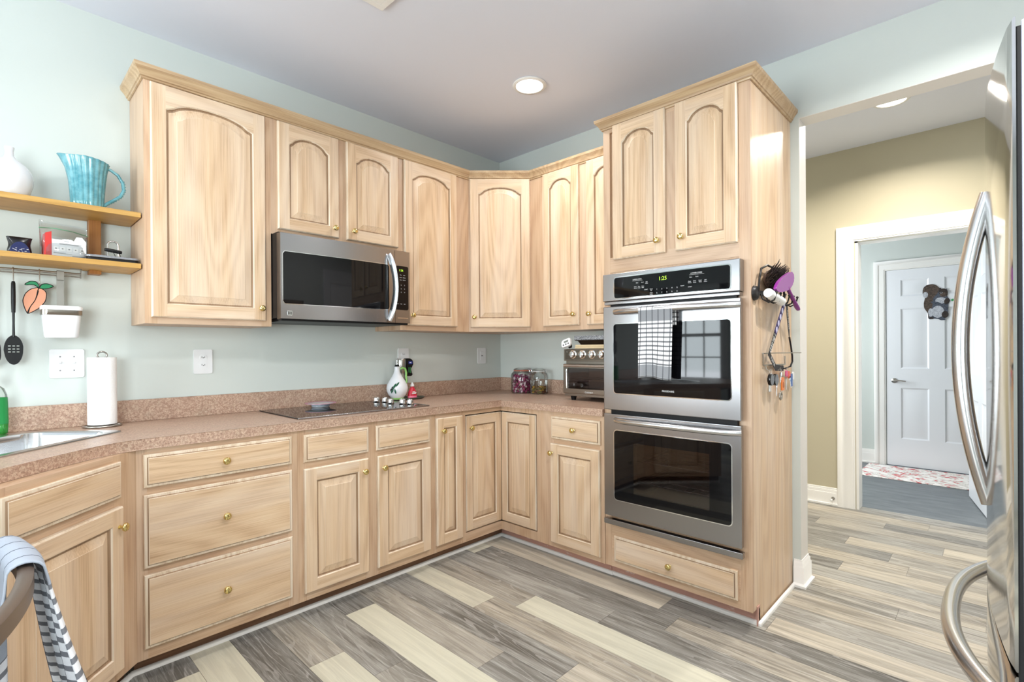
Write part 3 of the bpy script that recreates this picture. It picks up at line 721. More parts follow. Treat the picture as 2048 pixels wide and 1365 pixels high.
# the door front is gently bowed
def bowed(mb, x0, x1, z0, z1, y, bow, mi=0, n=18, r=.0, th=.03):
    f = lambda x: y-bow*math.sin(PI*(x/ MWW))
    L = []
    for k in range(n+1):
        x = x0+(x1-x0)*k/n; L.append([mb.v(x, f(x)+th, z0), mb.v(x, f(x), z0+.002), mb.v(x, f(x), z1-.002), mb.v(x, f(x)+th, z1)])
    for a, b in zip(L, L[1:]): mb.bridge(a, b, mi)
    mb.f(L[0], mi); mb.f(L[-1], mi)
bow = .012
m = MB(); bowed(m, .0, .6505, Z0+.004, Z1, MY, bow, th=.045); dr = m.build('microwave_door', STEELH, mw)
def bowed_rr(mb, cx, cz, w, h, r, y, n=6, strips=72):
    # a rounded rectangle lying on the bowed front
    P = []
    for k in range(strips+1):
        x = cx-w/2+w*k/strips; e = min(x-(cx-w/2), cx+w/2-x); hh = h/2-(r-math.sqrt(max(0, r*r-(r-e)**2)) if e < r else 0)
        yy = y-bow*math.sin(PI*x/MWW); P.append([mb.v(x, yy+.001, cz-hh), mb.v(x, yy, cz-hh), mb.v(x, yy, cz+hh), mb.v(x, yy+.001, cz+hh)])
    for a, b in zip(P, P[1:]): mb.bridge(a, b, closed=False)
m = MB(); bowed_rr(m, .311, 1.606, .606, .264, .014, MY-.0012); m.build('chrome_rim', CHROME, dr)
m = MB(); bowed_rr(m, .311, 1.606, .600, .258, .012, MY-.0022); m.build('window_glass', GLOSSK, dr)
m = MB()
N = 16; pts = [(.605+.020*math.sin(PI*k/N), MY-.012-.040*math.sin(PI*k/N)**.6, 1.418+(1.790-1.418)*k/N) for k in range(N+1)]
m.tube(pts, [.011 if 0 < k < N else .011 for k in range(N+1)], 12, flat=(.65, 1.9)); m.build('curved_handle', STEELB, dr)
m = MB(); m.box(.030, .052, MY-.0075, MY-.0045, 1.418, 1.441); lg = m.build('maker_badge', CHROME, dr)
m = MB(); 
for k in range(3): m.box(.032+k*.007, .036+k*.007, MY-.0082, MY-.0073, 1.421, 1.438)
m.build('badge_mark', BLACK, lg)
m = MB(); bowed(m, .6525, MWW, Z0+.004, Z1, MY, bow, th=.045, n=6); kp = m.build('control_side', STEELH, mw)
m = MB(); m.prism(rrect(.088, .258, .010, cx=.699, cz=1.608), MY-.0065, MY-.0015); m.build('keypad_glass', GLOSSK, kp)
m = MB(); m.text('1:26', .017, .694, 1.706, MY-.0072); m.build('clock_digits', LED, kp)
m = MB(); yk = MY-.0070
for r_, row in enumerate((('Pop', 'Auto'), ('Baked', 'Reheat'), ('Cook', 'Defrost'))):
    for c_, s_ in enumerate(row): m.text(s_, .0065, .690+c_*.024, 1.682-r_*.0145, yk)
for r_ in range(4):
    for c_ in range(3):
        if r_*3+c_ < 10: m.text(str((r_*3+c_+1) % 10), .0085, .668+c_*.024, 1.622-r_*.021, yk)
for c_, s_ in enumerate(('Stop', 'Clear', 'Start')): m.text(s_, .006, .668+c_*.024, 1.512, yk)
m.build('keypad_lettering', INK, kp)
m = MB(); m.box(.668, .742, MY-.0045, MY-.0015, 1.428, 1.434); m.build('badge_strip', CHROME, kp)

# ------------------------------------------------------------------ cooktop
ck = thing('cooktop', 'black glass electric cooktop set in the worktop', 'cooktop', (-1.905, -.555, CT))
m = MB(); m.box(.004, .760, .006, .505, .0005, .0065, .002); m.build('glass_top', GLOSSK, ck)
m = MB(); m.box(0, .764, 0, .006, .0005, .009, .002); m.box(.760, .766, 0, .507, .0005, .008, .002); m.build('steel_edge', STEELH, ck)
def cook_knob():
    k = MB(); k.lathe([(.021, .0065), (.022, .009), (.019, .012), (.0195, .013), (.0185, .031), (.016, .034), (.004, .034), (.001, .034)], 20, cap=False); k.box(-.003, .003, -.015, .015, .032, .0385, .001)
    return k.build('control_knob', CHROME, ck)
k0 = cook_knob()
for i, (x, y) in enumerate(((.662, .405), (.690, .350), (.668, .255), (.700, .178), (.722, .130))):
    if i == 0: k0.location = (x, y, 0)
    else: copyobj(k0, ck, (x, y, 0))

# ------------------------------------------------------------------ sink at the angled corner
sk = thing('sink', 'stainless steel drop-in sink set diagonally in the worktop', 'sink', (-2.535, -.335, CT), math.radians(45))
# local x runs along the diagonal front (negative: away), local y towards the corner of the walls
def ring_loop(mb, x0, x1, y0, y1, r, z, n=5):
    return [mb.v(a, b, z) for a, b in rrect(x1-x0, y1-y0, r, n, (x0+x1)/2, (y0+y1)/2)]
m = MB(); SX0, SX1, SY0, SY1 = -.80, 0, 0, .40
a = ring_loop(m, SX0, SX1, SY0, SY1, .018, .0006); b = ring_loop(m, SX0+.001, SX1-.001, SY0+.001, SY1-.001, .017, .005)
c_ = ring_loop(m, SX0+.03, SX1-.03, SY0+.025, SY1-.055, .05, .0055); d = ring_loop(m, SX0+.035, SX1-.035, SY0+.03, SY1-.06, .05, .002)
loops = [d]
for ins, z, r in ((.002, -.02, .05), (.006, -.10, .05), (.016, -.155, .05), (.045, -.175, .04), (.10, -.18, .03)):
    loops.append(ring_loop(m, SX0+.035+ins, SX1-.035-ins, SY0+.03+ins, SY1-.06-ins, r, z))
for p, q in ((a, b), (b, c_), (c_, d), *zip(loops, loops[1:])): m.bridge(p, q)
m.f(loops[-1]); m.build('sink_bowl', STEELB, sk)
_r = Matrix.Translation((-2.535, -.335, 0)) @ Matrix.Rotation(math.radians(45), 4, 'Z')
def _hole(mb):
    mb.M = _r; mb.prism(rrect(.742, .322, .05, 5, -.40, .185), .5, 1.2, 'xy')
cut(WTOP, _hole)
for o in bpy.data.objects:
    if o.name.startswith('carcass') and o.parent.name.startswith('sink_base'):
        def _hole2(mb):
            mb.M = o.parent.matrix_basis.inverted() @ _r; mb.prism(rrect(.752, .332, .05, 5, -.40, .185), .7, 1.2, 'xy')
        cut(o, _hole2)

# ------------------------------------------------------------------ cloth
def check_cloth(name, base, dark, band, du, wu, dv, wv, bands, fine=None):
    t = NT(name); uv = t.n('UVMap').outputs[0]; sp = t.n('SeparateXYZ', {0: uv}); u, v = sp.outputs[0], sp.outputs[1]
    wob = t.noise(t.n('Mapping', {'Vector': uv, 'Scale': (900, 900, 1)}).outputs[0], 1, 1, .5)
    st = lambda x, d, w: t.math('LESS_THAN', t.math('FLOORED_MODULO', t.math('ADD', x, t.math('MULTIPLY', t.math('SUBTRACT', wob, .5), .0012)), d), w)
    c = t.mix(t.math('MULTIPLY', st(v, dv, wv), .82), base, dark)
    for a, b in bands:
        k = t.math('MULTIPLY', t.math('GREATER_THAN', v, a), t.math('LESS_THAN', v, b)); c = t.mix(k, c, band)
    c = t.mix(t.math('MULTIPLY', st(t.math('ADD', u, .02), du, wu), .85), c, dark)
    wv_ = t.noise(t.n('Mapping', {'Vector': uv, 'Scale': (500, 500, 1)}).outputs[0], 1, 2, .5)
    c = t.mix(t.math('MULTIPLY', wv_, .25), c, srgb(150, 152, 156), 'MULTIPLY')
    t.pbsdf(Base_Color=c, Roughness=.95, Specular_IOR_Level=.1, Normal=t.bump(wv_, .3, .001)); return t.m
CHECK = check_cloth('grey_white_check_cloth', srgb(240, 240, 241), srgb(74, 76, 82), srgb(150, 152, 156), .031, .0042, .0215, .0075, ((.0, .055), (.268, .322)))
STRIPE = check_cloth('grey_white_striped_cloth', srgb(236, 238, 242), srgb(70, 74, 84), srgb(176, 184, 196), .058, .004, .029, .011, ((-.2, .06),))
def cloth(path, width, nu, disp, name, mat, parent, th=.0022, v0=0.0):
    # path: function s in 0..1 -> Vector of the middle line; u runs along +X of the local frame; disp(u, s) -> offset Vector
    m = MB(); uvl = m.b.loops.layers.uv.new('UVMap'); ns = 70; G = []; Vs = []
    acc = v0; last = None
    for j in range(ns+1):
        p = Vector(path(j/ns))
        if last is not None: acc += (p-last).length
        last = p; Vs.append(acc)
        G.append([m.v(*(p+Vector((( i/nu-.5)*width, 0, 0))+disp(i/nu, j/ns))) for i in range(nu+1)])
    for j in range(ns):
        for i in range(nu):
            q = m.f([G[j][i], G[j][i+1], G[j+1][i+1], G[j+1][i]])
            for l, (a, b) in zip(q.loops, ((i, j), (i+1, j), (i+1, j+1), (i, j+1))): l[uvl].uv = (a/nu*width, Vs[b])
    o = m.build(name, mat, parent, angle=180)
    sd = o.modifiers.new('thick', 'SOLIDIFY'); sd.thickness = th; sd.offset = 0
    return o
# dish towel over the upper oven door handle
tw = thing('dish_towel', 'grey and white checked dish towel hanging on the upper oven door handle', 'towel', (0, TY, 0), RB)
yh, zh = YF-.085, 1.433
def pth(s):
    L1, La, L2 = .08, .062, .335; d = s*(L1+La+L2); r = .0185
    if d < L1: return (.354, yh+r, zh-L1+d)
    if d < L1+La:
        a = (d-L1)/La*PI; return (.354, yh+r*math.cos(a), zh+r*math.sin(a))
    return (.354, yh-r, zh-(d-L1-La))
def dsp(u, s):
    k = max(0, s-.45)/.55; b = max(0, .30-s)
    return Vector(((u-.5)*-.012*k+.004*math.sin(9*u+3)*k, -.010*k*(1+math.sin(u*11+.7)) - .004*k*math.sin(u*23) + .012*b, .006*k*math.sin(u*5)))
cloth(pth, .178, 28, dsp, 'hanging_cloth', CHECK, tw, v0=-.142)

# ------------------------------------------------------------------ wall shelf and what stands on it
sh = thing('wall_shelf', 'two-tier honey wood wall shelf above the sink with a brown post', 'shelf', (-2.456, 0, 0))
for z, n in ((1.8255, 'upper_board'), (1.604, 'lower_board')):
    m = MB(); m.box(-.95, 0, -.255, -.012, z, z+.0215, .0015); m.build(n, SHELFW, sh)
for x in (-.153, -.80):
    m = MB(); m.box(x, x+.042, -.060, -.0005, 1.588, 1.604, .001); m.box(x, x+.042, -.060, -.0005, 1.6255, 1.8255, .001); m.box(x, x+.042, -.0115, -.0005, 1.60, 1.85); m.build('shelf_post', POSTW, sh)
ZU, ZL = 1.8472, 1.6257
def vtx(name, label, cat, prof, mat, loc, seg=40, grp=None):
    t = thing(name, label, cat, loc, 0, grp); m = MB(); m.lathe(prof, seg, cap=False); m.build('body', mat, t); return t
vs = thing('vase', 'round white ceramic vase with a thin neck on the top shelf', 'vase', (-2.858, -.13, ZU)); m = MB()
m.lathe([(.001, 0), (.036, 0), (.046, .006), (.060, .03), (.069, .062), (.071, .085), (.067, .108), (.055, .130), (.036, .148), (.020, .160), (.0135, .172), (.0125, .190), (.0150, .203), (.0145, .206), (.011, .204), (.010, .175)], 40, cap=False); m.build('vase_body', CERAM, vs)
tq = NT('turquoise_glaze'); nn = tq.noise(tq.coord((1, 1, 1)), 28, 3, .6)
tq.pbsdf(Base_Color=tq.ramp(nn, [(.3, srgb(70, 138, 150)), (.7, srgb(124, 180, 190))]), Roughness=.15, Coat_Weight=.3); TURQ = tq.m
pt = thing('pitcher', 'turquoise fluted ceramic pitcher with a beaded handle on the top shelf', 'pitcher', (-2.622, -.135, ZU), math.radians(-6))
m = MB(); fl_ = lambda a, k: 1+(.075*abs(math.cos(10*a+k*.12))**.7-.03 if 0 < k < 9 else .01)
prof = [(.001, 0), (.048, 0), (.053, .006), (.054, .03), (.056, .07), (.060, .12), (.065, .17), (.071, .205), (.074, .212), (.071, .213), (.064, .17), (.05, .05), (.001, .04)]
Ls = m.lathe(prof, 120, cap=False, ring=fl_)
for L in Ls:
    for v in L:
        if v.co.z > .13:
            a = math.atan2(v.co.y, v.co.x); k = max(0, -math.cos(a))**7; t_ = (v.co.z-.13)/.083
            v.co.x -= .022*k*t_*t_; v.co.z += .010*k*t_*t_ - .007*max(0, math.cos(a))*t_
m.build('pitcher_body', TURQ, pt)
m = MB(); hp = [(.062, 0, .192), (.078, 0, .190), (.104, 0, .172), (.121, 0, .140), (.124, 0, .108), (.112, 0, .080), (.088, 0, .058), (.066, 0, .040), (.055, 0, .028)]
m.tube(hp, [.006, .0062, .0065, .0068, .007, .007, .0068, .007, .006], 10)
for i in range(26):
    k = i/25*(len(hp)-1); a = int(min(k, len(hp)-2)); p = Vector(hp[a]).lerp(Vector(hp[a+1]), k-a)
    if i > 8: m.sphere(p+(p-Vector((.07, 0, .11))).normalized()*.0072, .0026, 6, 4)
m.build('pitcher_handle', TURQ, pt)
# snack packet
BLUEPK = plain('dark_blue_foil', srgb(24, 34, 86), .25); BLKPK = plain('black_foil', srgb(16, 16, 20), .25)
pk = thing('snack_packet', 'small black and blue foil packet on the lower shelf', 'packet', (-2.832, -.15, ZL))
m = MB(); pr = []
for k in range(9):
    z = .001+.070*k/8; w = .034+.002*math.sin(k); d = .020*math.sin(PI*(k+.6)/9.4)**.7+.001
    pr.append([m.v(math.cos(2*PI*i/20)*w*(1 if k < 8 else 1.06), math.sin(2*PI*i/20)*d, z+.002*math.sin(i*1.7+k)*(k > 6)) for i in range(20)])
for a, b in zip(pr, pr[1:]): m.bridge(a, b)
m.f(pr[0]); m.f(pr[-1]); m.build('foil_pouch', BLKPK, pk)
m = MB(); m.prism([(.030*math.cos(a), .002+.050*max(0, math.sin(a))) for a in [PI*k/14 for k in range(15)]], -.0235, -.021); m.build('blue_print', BLUEPK, pk)
m = MB(); random.seed(3)
for k in range(20):
    x, z = random.uniform(-.022, .022), random.uniform(.006, .026); m.box(x, x+random.uniform(.002, .006), -.0242, -.0234, z, z+.0012)
m.build('print_marks', INK, pk)
# clear zip bag holding a red and white carton
zb = thing('zip_bag', 'clear green-sealed zip bag with a red and white carton on the lower shelf', 'bag', (-2.700, -.15, ZL), math.radians(5))
m = MB(); pr = []
for k in range(8):
    z = .001+.128*k/7; d = .040*(1-(k/7)**2.2)+.002; w = .072+.004*(k/7)
    pr.append([m.v(math.copysign(abs(math.cos(a))**.4, math.cos(a))*w, math.copysign(abs(math.sin(a))**.6, math.sin(a))*d, z+(-.012*(math.cos(a)*.5) if k > 5 else 0)) for a in [2*PI*i/28 for i in range(28)]])
for a, b in zip(pr, pr[1:]): m.bridge(a, b)
P2 = [m.v(v.co.x, v.co.y*.4, v.co.z+.018) for v in pr[-1]]; m.bridge(pr[-1], P2); m.build('film', PLASTF, zb)
m = MB(); top = [Vector(p) for p in [(-.077, -.003, .120), (-.03, -.006, .124), (.03, -.005, .119), (.077, -.002, .108)]]; m.tube(top, .0018, 6); m.build('zip_seal', plain('green_seal', srgb(120, 190, 150), .4), zb)
REDC = plain('red_card', srgb(206, 52, 48), .5); CARDW = plain('white_card', srgb(228, 230, 232), .6)
ct = MB(); ct.box(-.043, .066, -.034, .030, .002, .076, .001); cb = ct.build('carton', CARDW, zb)
m = MB(); m.prism([(.026, .076), (.066, .076), (.052, .094), (.034, .094)], -.0345, -.0335); m.build('carton_flap', CARDW, cb)
m = MB(); m.prism([(-.0665, .002), (-.0435, .002), (-.0435, .106), (-.061, .098)], -.0345, .028); m.build('red_side', REDC, cb)
m = MB()
for k in range(5): m.box(-.038+k*.0205, -.022+k*.0205, -.0350, -.0342, .030, .047)
m.build('picture_boxes', PAPER, cb)
m = MB()
for k in range(5):
    m.box(-.033+k*.0205, -.028+k*.0205, -.0355, -.0349, .037, .041)
for z, a, b in ((.060, -.020, .05), (.057, -.02, .04), (.022, -.038, .0), (.019, -.038, .02), (.014, .02, .06), (.011, .02, .06), (.070, -.005, .010)): m.box(a, b, -.0352, -.0342, z, z+.001)
m.build('carton_print', GREYINK, cb)
# flat black case with silver lid on the shelf
fc = thing('flat_case', 'flat black case with a silver lid at the right end of the lower shelf', 'case', (-2.548, -.150, ZL))
m = MB(); m.prism(rrect(.172, .150, .012), .0005, .014, 'xy', bev=.001); m.build('case_base', BLACK, fc); m = MB(); m.prism(rrect(.180, .156, .014), .0142, .024, 'xy', bev=.003); m.build('case_lid', plain('silver_plastic', srgb(150, 152, 158), .3, .6), fc)
lk = thing('bike_lock', 'small U-shaped steel lock with a black crossbar on the silver case', 'lock', (-2.540, -.16, ZL+.0243))
m = MB(); m.tube([(-.019, 0, 0), (-.019, 0, .055)]+[(.019*math.cos(a), 0, .055+.019*math.sin(a)) for a in [PI-PI*k/10 for k in range(1, 10)]]+[(.019, 0, .055), (.019, 0, .0)], .0034, 8); m.build('shackle', CHROME, lk)
m = MB(); m.tube([(-.030, -.004, .034), (-.02, -.005, .034), (.02, -.005, .029), (.030, -.004, .028)], [.006, .008, .008, .006], 10); m.build('crossbar', BLACK, lk)
m = MB(); m.tube([(-.004, -.013, .03), (.004, -.016, .014), (.008, -.014, .001)], .0012, 5); m.tube([(.014, -.013, .03), (.022, -.016, .016), (.026, -.014, .001)], .0012, 5); m.build('wire_tails', BLACK, lk)
# hanging rail under the shelf
hr = thing('utensil_rail', 'steel utensil rail hung under the lower shelf', 'rail', (-2.637, -.060, 1.577))
m = MB(); m.tube([(-.75, 0, .004), (0, 0, .004)], .0048, 10); m.tube([(-.75, .012, -.008), (0, .012, -.008)], .0026, 8); m.build('rail_rods', NICKEL, hr)
m = MB(); m.box(-.0015, .0015, -.008, .016, -.014, .0265); m.box(-.035, .0015, -.008, .016, .024, .0265); m.build('end_bracket', NICKEL, hr)
def shook(t, L=.06):   # S-shaped hook over the rail; origin at the rail's axis
    m = MB(); m.tube([(0, .0075, -.006)]+[(0, .0075*math.cos(a), .0075*math.sin(a)) for a in [PI*k/8 for k in range(9)]]+[(0, -.0075, -L+.016), (0, -.0075, -L+.006), (0, -.003, -L), (0, .004, -L-.001), (0, .009, -L+.004)], .0021, 7)
    return m.build('hook', NICKEL, t)
# utensils
def utensil(name, label, x, head, grp=None):
    t = thing(name, label, 'utensil', (x, -.060, 1.581)); shook(t, .062)
    m = MB(); m.tube([(0, -.004, -.050), (0, -.004, -.058), (0, -.004, -.090), (0, -.004, -.135), (0, -.004, -.176)], [.009, .0125, .0135, .0135, .0115], 14, flat=(1, .55)); m.build('handle', BLACK, t)
    m = MB(); m.tube([(0, -.004, -.176), (0, -.003, -.22), (0, -.001, -.275)], [.0085, .0075, .009], 12, flat=(1, .5)); m.build('neck', BLACK, t)
    head(t); return t
def spoon_head(t):
    P = [(0.029*math.sin(a)*(1 if math.cos(a) < 0 else .96), -.328-.060*-math.cos(a)*-1) for a in [2*PI*k/28 for k in range(28)]]
    m = MB(); m.prism(P, -.004, .002, bev=.0012); h = m.build('slotted_bowl', BLACK, t)
    hs = [(x-.004, x+.004, -.1, .1, z-.0022, z+.0022) for x in (-.0125, 0, .0125) for z in (-.312, -.324, -.336)]
    cut(h, *hs)
utensil('slotted_spoon', 'black slotted serving spoon hanging beside the peach ornament', -2.848, spoon_head)
def turner_head(t):
    P = [(-.030, -.262), (.012, -.270), (.030, -.300), (.034, -.350), (.022, -.388), (-.02, -.394), (-.036, -.36), (-.038, -.29)]
    m = MB(); m.prism(soft(P, 4, .4), -.004, .001, bev=.001); h = m.build('slotted_blade', BLACK, t)
    def sl(mb):
        for k in range(4): mb.prism([(-.026, -.300-k*.018), (.022, -.322-k*.018), (.022, -.327-k*.018), (-.026, -.305-k*.018)], -.1, .1)
    cut(h, sl)
utensil('slotted_turner', 'black slotted turner at the left edge, only its blade showing', -2.918, turner_head)
# stained glass peach
pc = thing('peach_ornament', 'stained glass peach ornament with two green leaves hanging from the rail', 'ornament', (-2.770, -.060, 1.581)); shook(pc, .058)
PEACH = plain('peach_glass', srgb(228, 160, 128), .2); LEAFG = plain('leaf_glass', srgb(40, 140, 92), .2)
left = [(-.002, -.072), (-.022, -.074), (-.040, -.092), (-.049, -.118), (-.048, -.142), (-.036, -.178), (-.028, -.150), (-.012, -.118)]
right = [(-.002, -.072), (-.012, -.118), (-.028, -.150), (-.036, -.178), (-.006, -.158), (.016, -.128), (.022, -.098), (.017, -.080)]
lf1 = [(-.001, -.070), (-.016, -.058), (-.044, -.060), (-.030, -.045), (-.012, -.044), (-.003, -.054)]
lf2 = [(.001, -.070), (.018, -.072), (.044, -.060), (.026, -.050), (.008, -.054)]
left, right, lf1, lf2 = (soft(q, 4, .45) for q in (left, right, lf1, lf2))
m = MB(); m.prism(left, .005, .0062); m.prism(right, .005, .0062); m.build('peach_glass', PEACH, pc)
m = MB(); m.prism(lf1, .005, .0062); m.prism(lf2, .005, .0062); m.build('leaf_glass', LEAFG, pc)
m = MB()
for P in (left, right, lf1, lf2): m.tube([(a, .0055, b) for a, b in P], .0016, 6, closed=True)
m.build('lead_lines', BLACK, pc)
# white lidded container on a steel strap
cn = thing('hanging_container', 'white lidded plastic container hung from the rail by a steel strap', 'container', (-2.705, -.060, 1.581))
m = MB(); m.box(-.0115, .0115, .0075, .0090, -.165, .008); m.box(-.0115, .0115, -.0085, .0090, .0070, .0085); m.box(-.0115, .0115, -.0085, -.007, -.03, .0085); m.box(-.0115, .0115, -.0085, .009, -.032, -.0305); m.build('strap', NICKEL, cn)
m = MB(); cy = -.038
def rr_tower(mb, levels):
    Ls = [[mb.v(a, b, z) for a, b in rrect(w, d, r, 5, 0, cy)] for w, d, r, z in levels]
    for a, b in zip(Ls, Ls[1:]): mb.bridge(a, b)
    mb.f(Ls[0]); mb.f(Ls[-1])
rr_tower(m, [(.100, .070, .018, -.278), (.108, .078, .02, -.272), (.122, .086, .02, -.184)]); m.build('tub', WHITE, cn)
m = MB(); rr_tower(m, [(.132, .093, .02, -.163), (.133, .094, .02, -.150), (.128, .090, .02, -.1455)]); m.build('lid', WHITE, cn)
m = MB(); rr_tower(m, [(.128, .091, .02, -.184), (.131, .093, .02, -.183), (.131, .093, .02, -.164), (.128, .091, .02, -.1635)]); m.build('steel_band', STEELN, cn)

# ------------------------------------------------------------------ wall plates
def plate(name, label, cat, x, z, w, h, kind, ax='y'):
    t = thing(name, label, cat, (x, 0, z), 0)
    m = MB(); m.prism(rrect(w, h, .006), -.0058, -.0003, bev=.002); m.build('cover_plate', WHITE, t)
    if kind == 'toggle':
        for dx in (-.023, .023):
            m = MB(); m.box(dx-.0055, dx+.0055, -.0068, -.005, -.012, .012, .0008); m.prism([(-.006, -.004), (-.014, .005), (-.012, .010), (-.006, .004)], dx-.004, dx+.004, 'yz'); m.build('toggle', WHITE, t)
            for dz in (-.030, .030):
                m = MB(); m.lathe([(.003, -.0066), (.0028, -.0055)], 10, axis='y'); m.build('screw', GREYINK, t, (dx, 0, dz))
    if kind == 'duplex':
        for dz in (-.0195, .0195):
            m = MB(); m.prism([(.0165*math.cos(a), max(-.0135, min(.0135, .0175*math.sin(a)))) for a in [2*PI*k/24 for k in range(24)]], -.0078, -.005); rc = m.build('receptacle', WHITE, t, (0, 0, dz))
            m = MB(); m.box(-.0075, -.0055, -.0082, -.0076, -.001, .0075); m.box(.0055, .0075, -.0082, -.0076, -.001, .0065); m.lathe([(.0024, -.0082), (.0024, -.0076)], 8, axis='y'); m.build('slots', BLACK, rc)
    if kind == 'rocker':
        m = MB(); m.box(-.016, .016, -.0078, -.005, -.033, .033, .001); rk_ = m.build('rocker', WHITE, t); m = MB(); m.box(-.008, .008, -.0085, -.0076, -.004, .004); m.build('indicator', GREYINK, rk_)
    return t
plate('light_switch', 'white double toggle switch plate behind the paper towels', 'switch', -2.680, 1.193, .116, .124, 'toggle')
plate('power_outlet', 'white duplex wall outlet left of the cooktop', 'outlet', -2.1545, 1.190, .085, .124, 'duplex')
plate('power_outlet', 'white duplex wall outlet partly hidden by the corkscrew and oil bottle', 'outlet', -.943, 1.193, .085, .124, 'duplex')
plate('light_switch', 'white single rocker plate near the corner of the walls', 'switch', -.214, 1.194, .085, .124, 'rocker')

# ------------------------------------------------------------------ things on the worktop
ph = thing('paper_towel_holder', 'white paper towel roll on a steel wire stand by the splashback', 'paper towels', (-2.572, -.096, CT))
m = MB(); m.lathe([(.020, .012), (.051, .012), (.0515, .016), (.0515, .300), (.051, .304), (.020, .304)], 48, cap=False)
pq = NT('quilted_paper'); vv = pq.n('TexVoronoi', {'Vector': pq.coord((1, 1, 1)), 'Scale': 110}).outputs[0]; pq.pbsdf(Base_Color=srgb(247, 247, 246), Roughness=.95, Normal=pq.bump(vv, .35, .002))
m.build('paper_roll', pq.m, ph)
m = MB(); m.tube([(.066*math.cos(a), .066*math.sin(a), .0045) for a in [2*PI*k/40 for k in range(40)]], .0042, 8, closed=True); m.tube([(0, 0, .004), (0, 0, .30)], .004, 8); m.tube([(-.066, 0, .0045), (.066, 0, .0045)], .0036, 8)
m.tube([(.017*math.sin(a), 0, .314-.015*math.cos(a)) for a in [2*PI*k/20 for k in range(20)]], .0034, 8, closed=True); m.build('wire_stand', NICKEL, ph)
sp = thing('soap_bottle', 'clear bottle of green dish soap at the left edge by the sink', 'bottle', (-2.902, -.085, CT))
GREENL = plain('green_soap', srgb(40, 178, 60), .15); GREENB = plain('green_label', srgb(30, 140, 70), .4)
m = MB(); ov_ = lambda a, k: 1.0
L = m.lathe([(.001, .001), (.030, .001), (.036, .006), (.038, .03), (.036, .10), (.034, .16), (.026, .185), (.012, .197), (.011, .205)], 32, cap=False)
for q in L:
    for v in q: v.co.y *= .62
m.build('clear_shell', GLASS, sp); m = MB(); L = m.lathe([(.001, .003), (.029, .003), (.0345, .008), (.036, .03), (.0345, .075), (.001, .075)], 32, cap=False)
for q in L:
    for v in q: v.co.y *= .6
m.build('green_soap', GREENL, sp); m = MB(); L = m.lathe([(.0375, .045), (.0372, .07), (.0362, .13), (.0352, .15)], 32, cap=False)
for q in L:
    for v in q: v.co.y *= .635
m.build('green_label', GREENB, sp); m = MB(); m.lathe([(.0125, .200), (.0125, .222), (.007, .228), (.006, .24), (.001, .241)], 16, cap=False); m.build('cap', WHITE, sp)

PINKR = plain('pink_rim_glaze', srgb(214, 150, 176), .2)
sr = thing('spoon_rest', 'small white footed dish with a pink rim lying on the black cooktop', 'dish', (-1.600, -.145, CT+.0068))
m = MB(); m.lathe([(.001, .001), (.046, .001), (.048, .004), (.050, .012), (.062, .016), (.083, .0205), (.0845, .0225), (.080, .0225), (.05, .017), (.001, .016)], 40, cap=False); m.build('dish_body', CERAM, sr)
m = MB(); m.lathe([(.070, .0215), (.0825, .0232), (.085, .0232), (.0852, .0215)], 40, cap=False); m.build('pink_rim', PINKR, sr)
m = MB(); m.lathe([(.0465, .004), (.0505, .0065), (.0505, .010), (.0485, .012)], 40, cap=False); m.build('grey_band', plain('grey_glaze', srgb(120, 130, 146), .2), sr)

TRAYG = plain('dark_green_tray', srgb(74, 80, 70), .4)
ty_ = thing('serving_tray', 'dark green oval tray behind the cooktop knobs', 'tray', (-.985, -.098, CT))
m = MB(); L = m.lathe([(.001, .0008), (.120, .0008), (.136, .006), (.140, .013), (.137, .014), (.130, .008), (.118, .0055), (.001, .0055)], 48, cap=False)
for q in L:
    for v in q: v.co.y *= .5
m.build('tray_body', TRAYG, ty_)
ZT_ = CT+.0065
cr = thing('oil_cruet', 'white ceramic oil cruet painted with olives, green handle and steel pourer', 'cruet', (-1.070, -.118, ZT_))
m = MB(); m.lathe([(.001, 0), (.036, 0), (.040, .004), (.041, .010), (.040, .012), (.056, .030), (.067, .055), (.069, .075), (.064, .098), (.050, .124), (.034, .148), (.024, .168), (.0185, .185), (.0165, .205), (.018, .213), (.016, .2145), (.001, .2145)], 36, cap=False); m.build('cruet_body', CERAM, cr)
GGL = plain('green_glaze', srgb(132, 186, 96), .2); DGL = plain('dark_leaf_glaze', srgb(24, 92, 62), .25); OLV = plain('black_olive_glaze', srgb(26, 26, 34), .2)
m = MB(); m.lathe([(.041, .001), (.0425, .005), (.0420, .011), (.0405, .0125)], 36, cap=False); m.build('green_foot_ring', GGL, cr)
m = MB(); m.tube([(.016, -.012, .196), (.030, -.020, .207), (.044, -.026, .200), (.050, -.030, .175), (.047, -.032, .148), (.050, -.034, .122), (.046, -.036, .104)], [.005, .0065, .007, .007, .0068, .0068, .004], 10); m.build('green_handle', GGL, cr)
m = MB(); m.lathe([(.0155, .212), (.0165, .216), (.014, .224), (.006, .228), (.001, .228)], 16, cap=False); m.build('stopper', BLACK, cr)
m = MB(); m.tube([(0, 0, .226), (0, 0, .250), (.002, 0, .264), (.007, -.003, .272)], [.0036, .0036, .0032, .0028], 8); m.build('pourer_spout', CHROME, cr)
m = MB()
def petal(c, d, L, w):   # a painted leaf lying on the belly: raised lens shape
    c, d = Vector(c), Vector(d).normalized(); 
    m.tube([c-d*L, c-d*L*.5, c, c+d*L*.5, c+d*L], [.0006, w*.8, w, .75*w, .0006], 8, flat=(1, 1))
petal((-.050, -.044, .090), (.5, -.1, .8), .024, .0065); petal((-.033, -.053, .102), (.6, -.1, .7), .020, .006); petal((-.060, -.036, .063), (-.3, .2, -.8), .020, .006); petal((-.048, -.050, .058), (.2, -.1, -.9), .018, .005); m.build('painted_leaves', DGL, cr)
